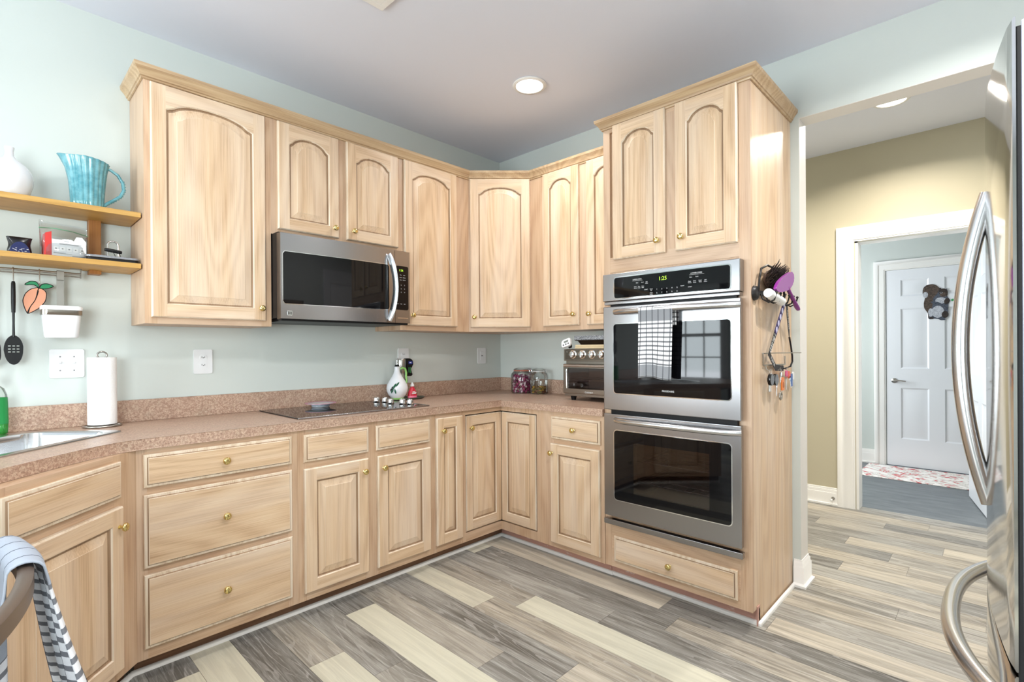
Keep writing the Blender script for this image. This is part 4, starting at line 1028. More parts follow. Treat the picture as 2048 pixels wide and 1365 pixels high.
m = MB(); m.sphere((-.058, -.036, .078), .011, 10, 6, sc=(.7, .7, 1)); m.sphere((-.062, -.026, .066), .010, 10, 6, sc=(.7, .7, 1)); m.build('painted_olives', OLV, cr)

cs = thing('electric_corkscrew', 'silver and black upright electric corkscrew plugged in front of the outlet', 'gadget', (-.995, -.0555, ZT_))
m = MB(); m.lathe([(.001, 0), (.026, 0), (.027, .004), (.0265, .085), (.025, .090)], 28, cap=False); m.lathe([(.0255, .125), (.0265, .13), (.027, .142), (.022, .160), (.0215, .166)], 28, cap=False); m.lathe([(.022, .166), (.0265, .178), (.030, .190), (.031, .255), (.029, .262), (.001, .263)], 28, cap=False); m.build('silver_barrel', NICKEL, cs)
m = MB(); m.lathe([(.0252, .088), (.0275, .092), (.0275, .124), (.0255, .127)], 28, cap=False); m.build('black_collar', BLACK, cs)
m = MB(); P = [(.026, .262), (.060, .264), (.078, .252), (.084, .235), (.080, .215), (.068, .205), (.066, .175), (.074, .165), (.078, .155), (.070, .146), (.040, .146), (.036, .150), (.040, .170), (.040, .20), (.030, .215)]
m.prism(soft(P, 3, .4), -.018, .014, bev=.003); gp = m.build('black_grip', BLACK, cs)
m = MB(); m.prism(rrect(.030, .020, .004, cx=.060, cz=.236), -.0195, -.0175); m.build('blue_label', plain('blue_label', srgb(40, 56, 150), .4), gp); m = MB(); m.box(.052, .066, -.0202, -.0190, .234, .239); m.build('label_print', INK, gp)
m = MB(); m.box(.044, .050, -.0200, -.0175, .170, .205); m.box(.057, .061, -.0200, -.0175, .166, .205); m.build('indicator_strips', plain('green_strip', srgb(70, 150, 90), .4), gp)
rb = thing('flavor_bottle', 'small red squeeze bottle with a white cap in front of the oil cruet', 'bottle', (-.964, -.134, ZT_))
m = MB(); L = m.lathe([(.001, 0), (.030, 0), (.0335, .004), (.034, .018), (.030, .042), (.020, .064), (.0115, .076), (.0112, .084)], 28, cap=False)
for q in L:
    for v in q: v.co.y *= .6
m.build('red_body', plain('red_squeeze_plastic', srgb(206, 40, 62), .25), rb)
m = MB(); m.lathe([(.0125, .080), (.0128, .090), (.008, .097), (.0055, .106), (.001, .1065)], 16, cap=False); m.build('white_cap', WHITE, rb)
m = MB(); P = [(-.0275, .004), (.0275, .004), (.0255, .016), (-.0255, .016)]; 
m.box(-.016, .014, -.0205, -.0165, .030, .034); m.box(-.012, .018, -.0200, -.0165, .036, .0405); m.box(-.010, .010, -.0195, -.015, .0435, .048); m.build('white_print', INK, rb)
m = MB(); L = m.lathe([(.0342, .004), (.0345, .017), (.0335, .0185)], 28, cap=False)
for q in L:
    for v in q: v.co.y *= .61
m.build('pink_label_band', plain('pink_label', srgb(240, 120, 150), .4), rb)

# glass jars with wire clamps
def jar(name, label, loc, r, h, seal):
    t = thing(name, label, 'jar', loc, 0)
    sq = lambda a, k: 1+.05*abs(math.sin(2*a))**2
    m = MB(); m.lathe([(.001, 0), (r*.9, 0), (r, .008), (r, h*.72), (r*.93, h*.80), (r*.76, h*.86), (r*.76, h*.885)], 40, cap=False, ring=sq); m.build('jar_glass', GLASS, t)
    m = MB(); m.lathe([(r*.70, h*.885), (r*.80, h*.887), (r*.80, h*.915), (r*.70, h*.916)], 36, cap=False); m.build('rubber_seal', seal, t)
    m = MB(); m.lathe([(r*.78, h*.918), (r*.82, h*.93), (r*.80, h*.97), (r*.6, h), (.001, h*.985)], 36, cap=False); m.build('jar_lid', GLASS, t)
    m = MB(); m.tube([(r*.84*math.cos(a), r*.84*math.sin(a), h*.875) for a in [2*PI*k/36 for k in range(36)]], .0014, 6, closed=True)
    m.tube([(0, r*.84, h*.80), (0, r*.98, h*.84), (0, r*.86, h*.96), (0, r*.5, h*1.0)], .0013, 6); m.tube([(-.012, -r*.84, h*.80), (-.012, -r*1.0, h*.86), (-.012, -r*.86, h*.96)], .0013, 6); m.tube([(.012, -r*.84, h*.80), (.012, -r*1.0, h*.86), (.012, -r*.86, h*.96)], .0013, 6)
    m.build('wire_clamp', CHROME, t)
    return t
jl1, jl2 = (-.118, -.352, CT+.0006), (-.112, -.508, CT+.0006)
jar('glass_jar', 'wide clamp jar full of pink wrapped candies in the worktop corner', jl1, .084, .186, plain('orange_rubber', srgb(206, 120, 96), .6))
jar('glass_jar', 'slimmer clamp jar with brown and yellow pasta at its bottom', jl2, .062, .184, plain('clear_rubber', srgb(214, 214, 210), .5))
random.seed(11)
cols = [plain('candy_wrap_magenta', srgb(170, 60, 110), .2), plain('candy_wrap_pale', srgb(232, 206, 216), .2), plain('candy_wrap_plum', srgb(120, 44, 84), .2)]
cme = []
for c_ in cols:
    m = MB(); m.sphere((0, 0, 0), .0105, 10, 6, sc=(1, .8, .8)); m.tube([(.009, 0, 0), (.016, .001, 0)], [.002, .007], 8, flat=(1, .4)); m.tube([(-.009, 0, 0), (-.016, -.001, 0)], [.002, .007], 8, flat=(1, .4))
    o = m.build('wrapped_candy', c_); cme.append(o.data); bpy.data.objects.remove(o)
lay = 0
for k in range(7):
    n_out = 13; z = .014+k*.0185
    for i in range(n_out+ (5 if k in (0, 6) else 2)):
        rr = .064 if i < n_out else .035*random.random()+.008; a = 2*PI*(i+.5*(k % 2))/n_out+random.uniform(-.1, .1)
        o = bpy.data.objects.new('wrapped_candy', random.choice(cme)); COL.objects.link(o)
        o.location = (jl1[0]+rr*math.cos(a), jl1[1]+rr*math.sin(a), jl1[2]+z+random.uniform(-.002, .002)); o.rotation_euler = [random.uniform(0, 6) for _ in range(3)]
        tag(o, 'small pink and white wrapped candy inside the wide clamp jar', 'candy', 'wrapped candies in the wide clamp jar')
pme = []
for c_ in (plain('pasta_yellow', srgb(206, 164, 70), .5), plain('pasta_brown', srgb(120, 76, 48), .5), plain('pasta_green', srgb(120, 116, 60), .5)):
    m = MB(); m.tube([(.0045*math.cos(k*1.1), .0045*math.sin(k*1.1), -.016+k*.004) for k in range(9)], .0036, 6); o = m.build('pasta_twist', c_); pme.append(o.data); bpy.data.objects.remove(o)
for k in range(4):
    for i in range(9+2*(k == 3)):
        rr = .042 if i < 8 else .015; a = 2*PI*(i+.5*(k % 2))/8; o = bpy.data.objects.new('pasta_twist', random.choice(pme)); COL.objects.link(o)
        o.location = (jl2[0]+rr*math.cos(a), jl2[1]+rr*math.sin(a), jl2[2]+.012+k*.013); o.rotation_euler = (PI/2+random.uniform(-.4, .4), random.uniform(-.3, .3), a+random.uniform(-.4, .4))
        tag(o, 'short spiral pasta piece at the bottom of the slimmer clamp jar', 'pasta', 'pasta pieces in the slimmer clamp jar')

# toaster oven
to = thing('toaster_oven', 'dark steel toaster oven with four round knobs between jars and oven tower', 'toaster oven', (0, -.908, CT), RB)
TWd = .43; yf = -.335
m = MB(); m.box(.006, TWd, yf+.022, -.05, .026, .328, .006); m.build('oven_case', STEELN, to); 
m = MB(); m.box(.006, TWd, yf, yf+.021, .252, .326, .003); fpn = m.build('control_panel', STEELN, to)
m = MB(); m.box(.018, TWd-.012, yf-.002, yf+.001, .259, .320, .0008); m.build('panel_plate', plain('dark_bronze_steel', srgb(112, 104, 94), .3, 1.0), fpn)
for i in range(4):
    x = .083+i*.072
    m = MB(); m.lathe([(.0275, -.002), (.0275, -.006), (.0215, -.008), (.0205, -.022), (.017, -.025), (.001, -.025)], 28, axis='y', cap=False); m.box(-.004, .004, -.0275, -.02, -.019, .019, .001); m.build('control_knob', CHROME, to, (x, yf, .293))
m = MB(); m.text('O', .008, .034, .306, yf-.0025); m.build('panel_mark', INK, fpn)
m = MB(); m.box(.004, TWd+.002, yf-.006, yf+.020, .044, .232, .004); td = m.build('toaster_door', STEELN, to)
tw_ = (.040, TWd-.036, -.5, -.2, .075, .207); cut(td, tw_)
for ch in bpy.data.objects:
    if ch.parent == to and ch.name.startswith('oven_case'): cut(ch, (.030, TWd-.025, -.4, -.09, .060, .222))
m = MB(); m.box(.038, TWd-.034, yf-.001, yf+.001, .073, .209); m.build('toaster_glass', OVENGL, td)
m = MB(); m.tube([(.030, yf-.006, .218), (.030, yf-.03, .222), (TWd-.028, yf-.03, .222), (TWd-.028, yf-.006, .218)], .0075, 10); m.build('door_bar', STEELB, td)
m = MB(); m.tube([(.036, yf-.0075, .200), (.0335, yf-.0085, .192), (.0335, yf-.0085, .085), (.036, yf-.0075, .077)], .0045, 8); m.build('bright_glass_edge', CHROME, td)
m = MB(); m.text('Cuisinart', .0165, .205, .052, yf-.0067); m.build('badge_lettering', INK, td)
m = MB()
for k in range(9): m.tube([(.045+k*.0415, yf+.03, .138), (.045+k*.0415, -.11, .138)], .0014, 5)
m.tube([(.036, yf+.028, .136), (TWd-.032, yf+.028, .136)], .0026, 6); m.tube([(.036, -.11, .136), (TWd-.032, -.11, .136)], .0026, 6); m.build('wire_rack', CHROME, to)
for x in (.058, TWd-.058):
    for y in (yf+.035, -.085):
        m = MB(); m.lathe([(.014, .0008), (.015, .004), (.021, .0262)], 16); m.build('foot', BLACK, to, (x, y, 0))
m = MB(); m.box(.010, TWd-.004, yf+.004, yf+.018, .028, .043); m.build('crumb_tray', STEELN, to)
# stacked on the toaster
zt = CT+.3288
TANB = plain('tan_board', srgb(206, 186, 150), .5); DKM = plain('dark_baking_tin', srgb(58, 46, 38), .4, .6)
tmat = NT('grey_wire_mesh'); vn = tmat.n('TexVoronoi', {'Vector': tmat.coord((1, 1, 1)), 'Scale': 150}).outputs[0]; tmat.pbsdf(Base_Color=tmat.ramp(vn, [(.2, srgb(70, 72, 76)), (.6, srgb(160, 162, 166))]), Roughness=.4, Metallic=.5)
def flat(name, label, cat, mat, z0, z1, x0, x1, y0, y1, part):
    t = thing(name, label, cat, (0, -.908, zt), RB); m = MB(); m.box(x0, x1, y0, y1, z0, z1, .002); m.build(part, mat, t); return t
flat('cutting_board', 'lower tan board lying flat on the toaster oven', 'board', TANB, .0005, .0095, .09, .41, -.33, -.08, 'board_slab')
flat('cutting_board', 'upper tan board stacked on the other board over the toaster oven', 'board', TANB, .0100, .0250, .09, .41, -.325, -.08, 'board_slab')
t = thing('baking_tin', 'dark baking tin on the boards above the toaster oven', 'tin', (0, -.908, zt+.0255), RB); m = MB()
Ls = [[m.v(a, b, z) for a, b in rrect(w, d, .02, 4, .25, -.20)] for w, d, z in ((.28, .21, .0), (.31, .235, .024), (.335, .26, .0265), (.335, .26, .0285), (.305, .23, .0275), (.275, .205, .003))]
for a, b in zip(Ls, Ls[1:]): m.bridge(a, b)
m.f(Ls[0]); m.f(Ls[-1]); m.build('tin_body', DKM, t)
flat('roasting_rack', 'grey mesh roasting pan on top of the stack above the toaster oven', 'pan', tmat.m, .0545, .083, .082, .41, -.325, -.08, 'mesh_pan')
# digital timer leaning on the stack
tm = thing('kitchen_timer', 'small white digital kitchen timer leaning on the toaster oven corner', 'timer', (-.356, -.955, CT+.3282), RB)
M_ = Matrix.Rotation(math.radians(-17), 4, 'Y') @ Matrix.Rotation(math.radians(-18), 4, 'X')
m = MB(); m.M = Matrix.Translation((0, 0, .010)) @ M_; m.prism(rrect(.074, .052, .013, cx=0, cz=.030), -.008, .008, bev=.004); m.build('timer_body', WHITE, tm)
m = MB(); m.M = Matrix.Translation((0, 0, .010)) @ M_; m.prism(rrect(.036, .013, .002, cx=.002, cz=.038), -.0088, -.007); m.build('lcd_display', plain('lcd_grey', srgb(120, 128, 124), .3), tm)
for k in (-1, 0, 1):
    m = MB(); m.M = Matrix.Translation((0, 0, .010)) @ M_; m.M = m.M @ Matrix.Translation((.020*k, -.008, .0195)); m.lathe([(.0055, 0), (.005, -.0016), (.001, -.002)], 12, axis='y', cap=False); m.build('timer_button', plain('grey_button', srgb(70, 72, 78), .4), tm)
m = MB(); m.M = Matrix.Translation((0, 0, .010)) @ M_; m.box(.006, .028, .008, .020, -.004, .028, .002); m.build('clip_stand', BLACK, tm)

# ------------------------------------------------------------------ on the side of the oven tower (its side plane is y = -2.16)
SY = TY-TW
hk = thing('hook_rack', 'black iron scroll hook rack on the side of the oven tower', 'hook rack', (-.36, SY, 1.49))
m = MB(); m.box(-.20, .20, -.012, -.0008, -.010, .010, .002); m.build('back_bar', IRON, hk)
m = MB(); m.lathe([(.001, -.022), (.02, -.020), (.030, -.014), (.034, -.001), (.001, -.0008)], 20, axis='y', cap=False, mi=0); m.build('end_rosette', IRON, hk, (-.205, 0, -.005))
m = MB(); m.tube([(-.19, -.014, .0), (-.192, -.020, .06), (-.175, -.022, .105), (-.10, -.024, .128), (0, -.025, .125), (.09, -.024, .10), (.16, -.02, .05), (.19, -.014, .0)], .005, 8); m.build('arched_wire', IRON, hk)
def jh():
    m = MB(); m.tube([(0, -.010, .0), (0, -.020, -.030), (0, -.045, -.046), (0, -.068, -.036), (0, -.076, -.008)], .0036, 8); m.sphere((0, -.076, -.004), .0062, 10, 6); return m.build('ball_hook', IRON, hk)
h0 = jh(); h0.location = (-.15, 0, 0)
for x in (-.085, -.02, .045, .11, .175): copyobj(h0, hk, (x, 0, 0))
# black bristle brush hung under the arch
bb = thing('bristle_brush', 'black bristly grooming brush hung inside the arch of the hook rack', 'brush', (-.36, SY-.030, 1.555))
m = MB(); L = m.lathe([(.001, .020), (.06, .018), (.07, .009), (.06, .001), (.001, 0)], 24, axis='y', cap=False)
for q in L:
    for v in q: v.co.x *= 2.0; v.co.z *= .72
m.build('brush_pad', plain('brown_brush_pad', srgb(70, 48, 36), .7), bb)
random.seed(5); m = MB()
for k in range(210):
    a = random.uniform(0, 2*PI); r = math.sqrt(random.random()); x, z = .136*r*math.cos(a), .048*r*math.sin(a)
    d = Vector((x*.25, -.034, z*.35+.012)); p = Vector((x, .002, z)); c_ = Vector((random.uniform(-.007, .007), 0, random.uniform(-.004, .006)))
    m.tube([p, p+d*.5+c_, p+d+c_*1.5+Vector((0, 0, random.uniform(0, .012)))], [.0024, .002, .0009], 5)
m.build('bristles', plain('dark_bristles', srgb(40, 32, 28), .5), bb)
PURP = plain('purple_plastic', srgb(134, 44, 138), .3)
pb = thing('grooming_brush', 'purple paddle brush with a short handle stuck in the hooks', 'brush', (-.36, SY-.074, 1.50))
m = MB(); P = [(-.165, .000), (-.13, .030), (-.07, .058), (.0, .082), (.06, .098), (.094, .098), (.108, .085), (.106, .066), (.09, .045), (.05, .022), (.0, .006), (-.07, -.006), (-.13, -.010)]
m.prism(soft(P, 4, .4), -.007, .007, bev=.004); m.build('paddle', PURP, pb)
m = MB(); m.tube([(.02, 0, .022), (.075, 0, -.008), (.13, 0, -.038), (.175, 0, -.060), (.198, 0, -.070)], [.009, .0095, .010, .012, .010], 10, flat=(1, .8)); m.build('handle', PURP, pb)
m = MB()
for k in range(26):
    x = -.01+.0042*k; z = .012+.0028*k; m.tube([(x, .008, z), (x+.012, .018, z-.012)], .0008, 4)
m.build('pins', CHROME, pb)
lr = thing('lint_roller', 'white roll lying in the black hooks of the rack', 'roller', (-.45, SY-.056, 1.468))
m = MB(); m.M = Matrix.Rotation(math.radians(8), 4, 'Y'); m.lathe([(.004, -.105), (.0195, -.105), (.0205, -.100), (.0205, .085), (.013, .095), (.001, .096)], 28, axis='x', cap=False); m.lathe([(.001, -.1045), (.012, -.1045), (.0125, -.107), (.019, -.107), (.0195, -.1045)], 28, axis='x', cap=False); m.build('roll_body', PAPER, lr)

def ribbon(mb, pts, w, th=.0012, y=None):
    pts = [Vector(p) for p in pts]; L = []
    ws = w if isinstance(w, (list, tuple)) else [w]*len(pts)
    for i, p in enumerate(pts):
        t_ = (pts[min(i+1, len(pts)-1)]-pts[max(i-1, 0)]); t_.y = 0; t_.normalize(); n_ = Vector((t_.z, 0, -t_.x))*(ws[i]/2)
        L.append([mb.v(*(p+n_+Vector((0, a, 0)))) if s_ > 0 else mb.v(*(p-n_+Vector((0, a, 0)))) for s_, a in ((1, -th/2), (1, th/2), (-1, th/2), (-1, -th/2))])
    for a, b in zip(L, L[1:]): mb.bridge(a, b)
    mb.f(L[0]); mb.f(L[-1])
ly = thing('lanyard', 'purple and black neck lanyard with white lettering hanging from a hook', 'lanyard', (-.245, SY-.040, 1.462))
PURD = plain('deep_purple_strap', srgb(44, 26, 92), .6); BLKS = plain('black_strap', srgb(18, 16, 24), .6)
a_, b_, c_, d_ = (-.012, 0, .0), (-.208, .012, -.249), (-.088, .020, -.315), (.040, .022, -.322)
ga, gb = Vector(a_), Vector(b_)
m = MB(); ribbon(m, [a_, ga.lerp(gb, .35), ga.lerp(gb, .62)], .034); m.build('purple_strap', PURD, ly)
m = MB(); ribbon(m, [ga.lerp(gb, .615), b_, c_, d_], [.034, .034, .030, .026]); ribbon(m, [(.010, -.002, -.002), (.030, 0, -.06), (.050, 0, -.130), (.066, .002, -.168)], [.026, .026, .024, .008]); m.tube([(.066, .002, -.168), (.10, .004, -.215), (.128, .006, -.262), (.138, .008, -.290), (.118, .012, -.315), (.040, .02, -.324)], .0042, 6, flat=(1, .5)); m.build('black_strap', BLKS, ly)
dr_ = (gb-ga).normalized(); nr = Vector((-dr_.z, 0, dr_.x)); yy = Vector((0, 1, 0))
def along(mb, txt, size, p, d, yo):
    d = Vector(d).normalized(); up = Vector((-d.z, 0, d.x)).normalized()
    if up.x < 0: up = -up
    M4 = Matrix((d, Vector((0, 1, 0)), up)).transposed().to_4x4(); M4.translation = Vector(p)-up*size*.35+Vector((0, yo, 0)); mb.text(txt, size, 0, 0, 0, mat=M4)
m = MB(); along(m, 'I BLEED', .032, ga.lerp(gb, .80), dr_, -.0016); along(m, 'PURPLE', .024, Vector(b_).lerp(Vector(c_), .52), Vector(c_)-Vector(b_), -.0016); along(m, 'PULL-PGS-OFF', .0155, (.034, -.001, -.085), (.040, 0, -.13), -.0012)
m.build('strap_lettering', INK, ly)
m = MB()
for k in range(5): p = ga.lerp(gb, .05+.122*k); m.prism([(p.x+u*nr.x*.013+w_*dr_.x*.02, p.z+u*nr.z*.013+w_*dr_.z*.02) for u, w_ in ((-1, -.2), (0, -.8), (1, -.1), (.5, .9), (-.7, .6))], p.y-.0016, p.y-.0008)
m.build('strap_emblems', plain('lilac_print', srgb(200, 196, 226), .6), ly)

# wire key rack lower down with three bunches of keys
kr = thing('key_rack', 'small silver wire key rack low on the side of the oven tower', 'key rack', (-.300, SY, 1.19))
m = MB(); m.tube([(-.168, -.006, .028), (-.168, -.006, -.028), (.164, -.006, -.032), (.164, -.006, .010)], .003, 8); m.tube([(-.168, -.004, .026), (-.05, -.03, .027), (.06, -.075, .027), (.10, -.095, .027)], .0022, 8); m.build('wire_frame', NICKEL, kr)
for x in (-.13, .0, .12):
    m = MB(); m.tube([(x, -.006, -.029), (x, -.008, -.046), (x, -.022, -.056), (x, -.032, -.044)], .0022, 7); m.build('key_hook', NICKEL, kr)
def key(mb, x, y, z, L, ang=0.0):
    c, s = math.cos(ang), math.sin(ang); T = lambda a, b: (x+a*c+b*s, z-a*s+b*c)
    mb.prism([T(.011*math.cos(q), .011*math.sin(q)) for q in [2*PI*k/14 for k in range(14)]], y-.001, y+.001)
    mb.prism([T(-.0035, -.009), (T(.0035, -.009)), T(.0035, -.02), T(.0055, -.024), T(.003, -.028), T(.005, -.034), T(.002, -L), T(-.0035, -L+.003)], y-.001, y+.001)
def ringm(mb, x, y, z, r, w=.0012): mb.tube([(x+r*math.cos(a), y, z+r*math.sin(a)) for a in [2*PI*k/20 for k in range(20)]], w, 6, closed=True)
kb = thing('key_bunch', 'bunch with two black car keys on the left hook of the key rack', 'keys', (-.43, SY-.026, 1.138))
m = MB(); ringm(m, 0, 0, -.008, .012); key(m, -.008, -.004, -.024, .045, .1); key(m, .006, .003, -.026, .04, -.2); key(m, .075, -.004, -.075, .05, .05); m.build('metal_keys', CHROME, kb)
for x, z, r in ((-.018, -.042, 0), (.048, -.046, .2)):
    m = MB(); m.prism([(a, b) for a, b in rrect(.056, .052, .02, 5)], -.008, .006, bev=.004); m.build('car_fob', GLOSSK, kb, (x, -.006, z), (0, r, 0))
m = MB(); m.box(-.026, .004, -.004, .002, -.098, -.068, .001); m.build('clear_tag', PLASTF, kb)
kb = thing('key_bunch', 'bunch with an orange tag and a steel nut on the middle hook', 'keys', (-.275, SY-.026, 1.136))
m = MB(); ringm(m, 0, 0, -.008, .011); key(m, -.012, -.005, -.022, .044, .35); key(m, .010, .004, -.024, .042, -.1); m.build('metal_keys', CHROME, kb)
m = MB(); m.prism(rrect(.034, .062, .003, cx=.016, cz=-.070), -.006, .000, bev=.001); tg = m.build('orange_tag', plain('orange_plastic', srgb(222, 118, 42), .4), kb); m = MB(); m.box(.014, .017, -.0066, -.0056, -.088, -.060); m.build('tag_print', BLACK, tg)
m = MB(); m.tube([(-.012+.018*math.cos(a), -.002, -.125+.018*math.sin(a)) for a in [2*PI*k/6+.3 for k in range(6)]], .0048, 8, closed=True); m.tube([(-.012, 0, -.016), (-.018, 0, -.06), (-.012, -.001, -.106)], .0012, 5); m.build('steel_nut', NICKEL, kb)
kb = thing('key_bunch', 'colourful bunch with pink, red and blue tags on the right hook', 'keys', (-.175, SY-.026, 1.138))
m = MB(); ringm(m, 0, 0, -.008, .012); key(m, .030, -.004, -.050, .05, -.3); key(m, -.004, .003, -.026, .08, .05); m.build('metal_keys', CHROME, kb)
for nm, col, pts in (('pink_tag', srgb(214, 70, 130), rrect(.030, .030, .008, cx=-.018, cz=-.024)), ('red_tag', srgb(214, 70, 40), rrect(.040, .036, .014, cx=.022, cz=-.032)), ('blue_tag', srgb(56, 96, 160), rrect(.026, .064, .006, cx=.064, cz=-.060)), ('white_tag', srgb(226, 226, 224), rrect(.022, .040, .006, cx=.092, cz=-.040))):
    m = MB(); m.prism(pts, -.005, .0, bev=.001); m.build(nm, plain(nm+'_plastic', col, .35), kb)

# ------------------------------------------------------------------ mudroom: squirrel cut-out, rug, door stop, green magnet
sq = thing('squirrel_cutout', 'flat cardboard squirrel cut-out stuck on the white mudroom door', 'cut-out', (3.6545, -2.093, 0), RB)
S0 = -2.093
out = [(-2.437, 1.524), (-2.431, 1.581), (-2.405, 1.631), (-2.401, 1.684), (-2.412, 1.74), (-2.393, 1.778), (-2.397, 1.831), (-2.422, 1.861), (-2.469, 1.869), (-2.503, 1.852), (-2.531, 1.817), (-2.57, 1.806), (-2.581, 1.819), (-2.579, 1.795), (-2.587, 1.771), (-2.582, 1.739), (-2.603, 1.698), (-2.591, 1.663), (-2.588, 1.612), (-2.581, 1.553), (-2.563, 1.526), (-2.563, 1.506), (-2.527, 1.512), (-2.483, 1.522), (-2.468, 1.518)]
def fur(name, a, b):
    t = NT(name); n = t.noise(t.coord((1, 1, 1)), 90, 4, .7); t.pbsdf(Base_Color=t.ramp(n, [(.35, a), (.65, b)]), Roughness=.7); return t.m
FB, FG, FW, FK = fur('brown_grey_fur', srgb(44, 36, 32), srgb(100, 82, 70)), fur('blue_grey_fur', srgb(44, 50, 62), srgb(92, 98, 112)), fur('pale_fur', srgb(150, 154, 164), srgb(206, 208, 214)), fur('dark_fur', srgb(22, 20, 22), srgb(60, 46, 40))
Lx = lambda P: [(S0-a, b) for a, b in P]
out = soft(out, 4, .45)
m = MB(); m.prism(Lx(out), -.004, -.0008, mi=1, mi_side=2)
def blob(c, rx, rz, lv, mi, n=22, rot=0.0): m.prism([(S0-c[0]+rx*math.cos(a)*math.cos(rot)-rz*math.sin(a)*math.sin(rot), c[1]+rx*math.cos(a)*math.sin(rot)+rz*math.sin(a)*math.cos(rot)) for a in [2*PI*k/n for k in range(n)]], -.004-.0003*lv, -.0035, mi=mi)
m.prism(Lx([(-2.437, 1.524), (-2.431, 1.581), (-2.405, 1.631), (-2.401, 1.684), (-2.412, 1.74), (-2.393, 1.778), (-2.397, 1.831), (-2.422, 1.861), (-2.469, 1.869), (-2.503, 1.852), (-2.528, 1.82), (-2.505, 1.77), (-2.475, 1.73), (-2.47, 1.66), (-2.455, 1.60)]), -.0043, -.0035, mi=0)
blob((-2.415, 1.765), .020, .030, 2, 2); blob((-2.510, 1.590), .048, .060, 2, 2); blob((-2.455, 1.585), .020, .042, 3, 2); blob((-2.572, 1.590), .016, .040, 3, 1); blob((-2.565, 1.560), .026, .034, 4, 3)
blob((-2.552, 1.782), .034, .036, 3, 3); blob((-2.532, 1.700), .042, .032, 4, 2); blob((-2.556, 1.758), .030, .022, 5, 0); blob((-2.536, 1.778), .011, .008, 6, 2); blob((-2.536, 1.779), .0075, .006, 7, 3); blob((-2.575, 1.757), .008, .006, 7, 3)
blob((-2.500, 1.675), .045, .014, 6, 1, rot=-.35); blob((-2.578, 1.690), .020, .030, 6, 3, rot=-.2); blob((-2.528, 1.812), .009, .016, 4, 3); blob((-2.460, 1.528), .020, .010, 5, 3); blob((-2.545, 1.514), .024, .010, 5, 1)
m.build('printed_card', [FB, FG, FW, FK], sq)
m = MB(); m.lathe([(.001, -.008), (.010, -.007), (.012, -.0008), (.001, -.0006)], 14, axis='y', cap=False); g = m.build('green_magnet', plain('green_magnet_plastic', srgb(60, 150, 90), .4), None, (3.6545, -2.621, 1.70), (0, 0, RB)); tag(g, 'tiny round green magnet on the white door beside the squirrel', 'magnet')
rg = NT('red_white_rug'); v_ = rg.coord((1, 1, 1)); w1 = rg.noise(v_, 5, 3, .6); wc = rg.n('VectorMath', {0: v_, 1: rg.n('CombineXYZ', {0: rg.math('MULTIPLY', w1, .35), 1: rg.math('MULTIPLY', w1, .35)}).outputs[0]}, operation='ADD').outputs[0]
wn = rg.n('TexVoronoi', {'Vector': wc, 'Scale': 20}).outputs[0]; n2 = rg.noise(v_, 9, 3, .6)
c_ = rg.ramp(wn, [(.15, srgb(170, 164, 160)), (.3, srgb(228, 224, 218)), (.5, srgb(196, 190, 184)), (.62, srgb(232, 228, 224))])
c_ = rg.mix(rg.math('MULTIPLY', rg.ramp(n2, [(.46, (0, 0, 0)), (.54, (1, 1, 1))]), rg.math('LESS_THAN', wn, .42)), c_, srgb(198, 92, 96))
rg.pbsdf(Base_Color=c_, Roughness=.95)
m = MB(); m.prism([(2.95, -1.935), (3.60, -1.945), (3.60, -2.96), (2.93, -2.95)], .0005, .007, 'xy', bev=.002); tag(m.build('doormat_rug', rg.m), 'red and white patterned rug on the slate floor before the white door', 'rug')
ds = thing('door_stop', 'small spring door stop on the hallway baseboard beside the doorway casing', 'door stop', (1.6705, -2.005, .058), RB)
m = MB(); m.lathe([(.012, -.0005), (.012, -.004), (.005, -.006), (.005, -.055), (.004, -.056)], 14, axis='y'); m.build('spring', NICKEL, ds); m = MB(); m.lathe([(.008, -.056), (.009, -.066), (.006, -.069)], 14, axis='y'); m.build('rubber_tip', WHITE, ds)
# ceiling register
cv = thing('ceiling_vent', 'white louvred vent in the kitchen ceiling at the top edge', 'vent', (-1.69, -.960, H))
m = MB(); 
for a in ((-.34, 0, -.028, 0), (-.34, 0, -.19, -.162), (-.34, -.028, -.162, -.028), (-.028, 0, -.162, -.028)): m.box(a[0], a[1], a[2], a[3], -.010, -.0005, .002)
m.build('vent_frame', TRIMW, cv)
for k in range(6):
    m = MB(); y = -.045-k*.021; m.prism([(y-.007, -.002), (y+.007, -.010), (y+.008, -.009), (y-.006, -.001)], -.312, -.028, 'yz'); m.build('louvre', TRIMW, cv)
m = MB(); m.box(-.312, -.028, -.162, -.028, -.0009, -.0004); m.build('duct_shade', GREYINK, cv)  # flat grey sheet, painted shade in place of an open duct

# ------------------------------------------------------------------ refrigerator: bowed doors facing the cooktop wall, near side towards the camera
fr = thing('refrigerator', 'stainless steel refrigerator with bowed doors and curved bar handles', 'refrigerator', (-1.395, -2.963, 0))
hw = .455; yfr = lambda x: .006+.034*(1-(x/hw)**2)
m = MB(); m.box(-hw, hw, -.74, -.0062, .03, 1.735, .002); m.build('body', plain('lilac_grey_cabinet', srgb(190, 192, 212), .4, .2), fr)
m = MB(); m.box(-hw+.004, hw-.004, -.0064, -.0003, .05, 1.728); m.build('door_gasket', MATK, fr)
def fdoor(z0, z1, name):
    m = MB(); n = 40; L = []
    for k in range(n+1):
        x = -hw+2*hw*k/n; y = yfr(x); e = min(x+hw, hw-x); rnd = .002*(1-min(1, e/.010))**2
        L.append([m.v(x, -.0002, z0), m.v(x, y-.002-rnd, z0), m.v(x, y-rnd, z0+.004), m.v(x, y-rnd, z1-.004), m.v(x, y-.002-rnd, z1), m.v(x, -.0002, z1)])
    for a, b in zip(L, L[1:]): m.bridge(a, b)
    m.f(L[0]); m.f(L[-1]); return m.build(name, STEELF, fr, angle=40)
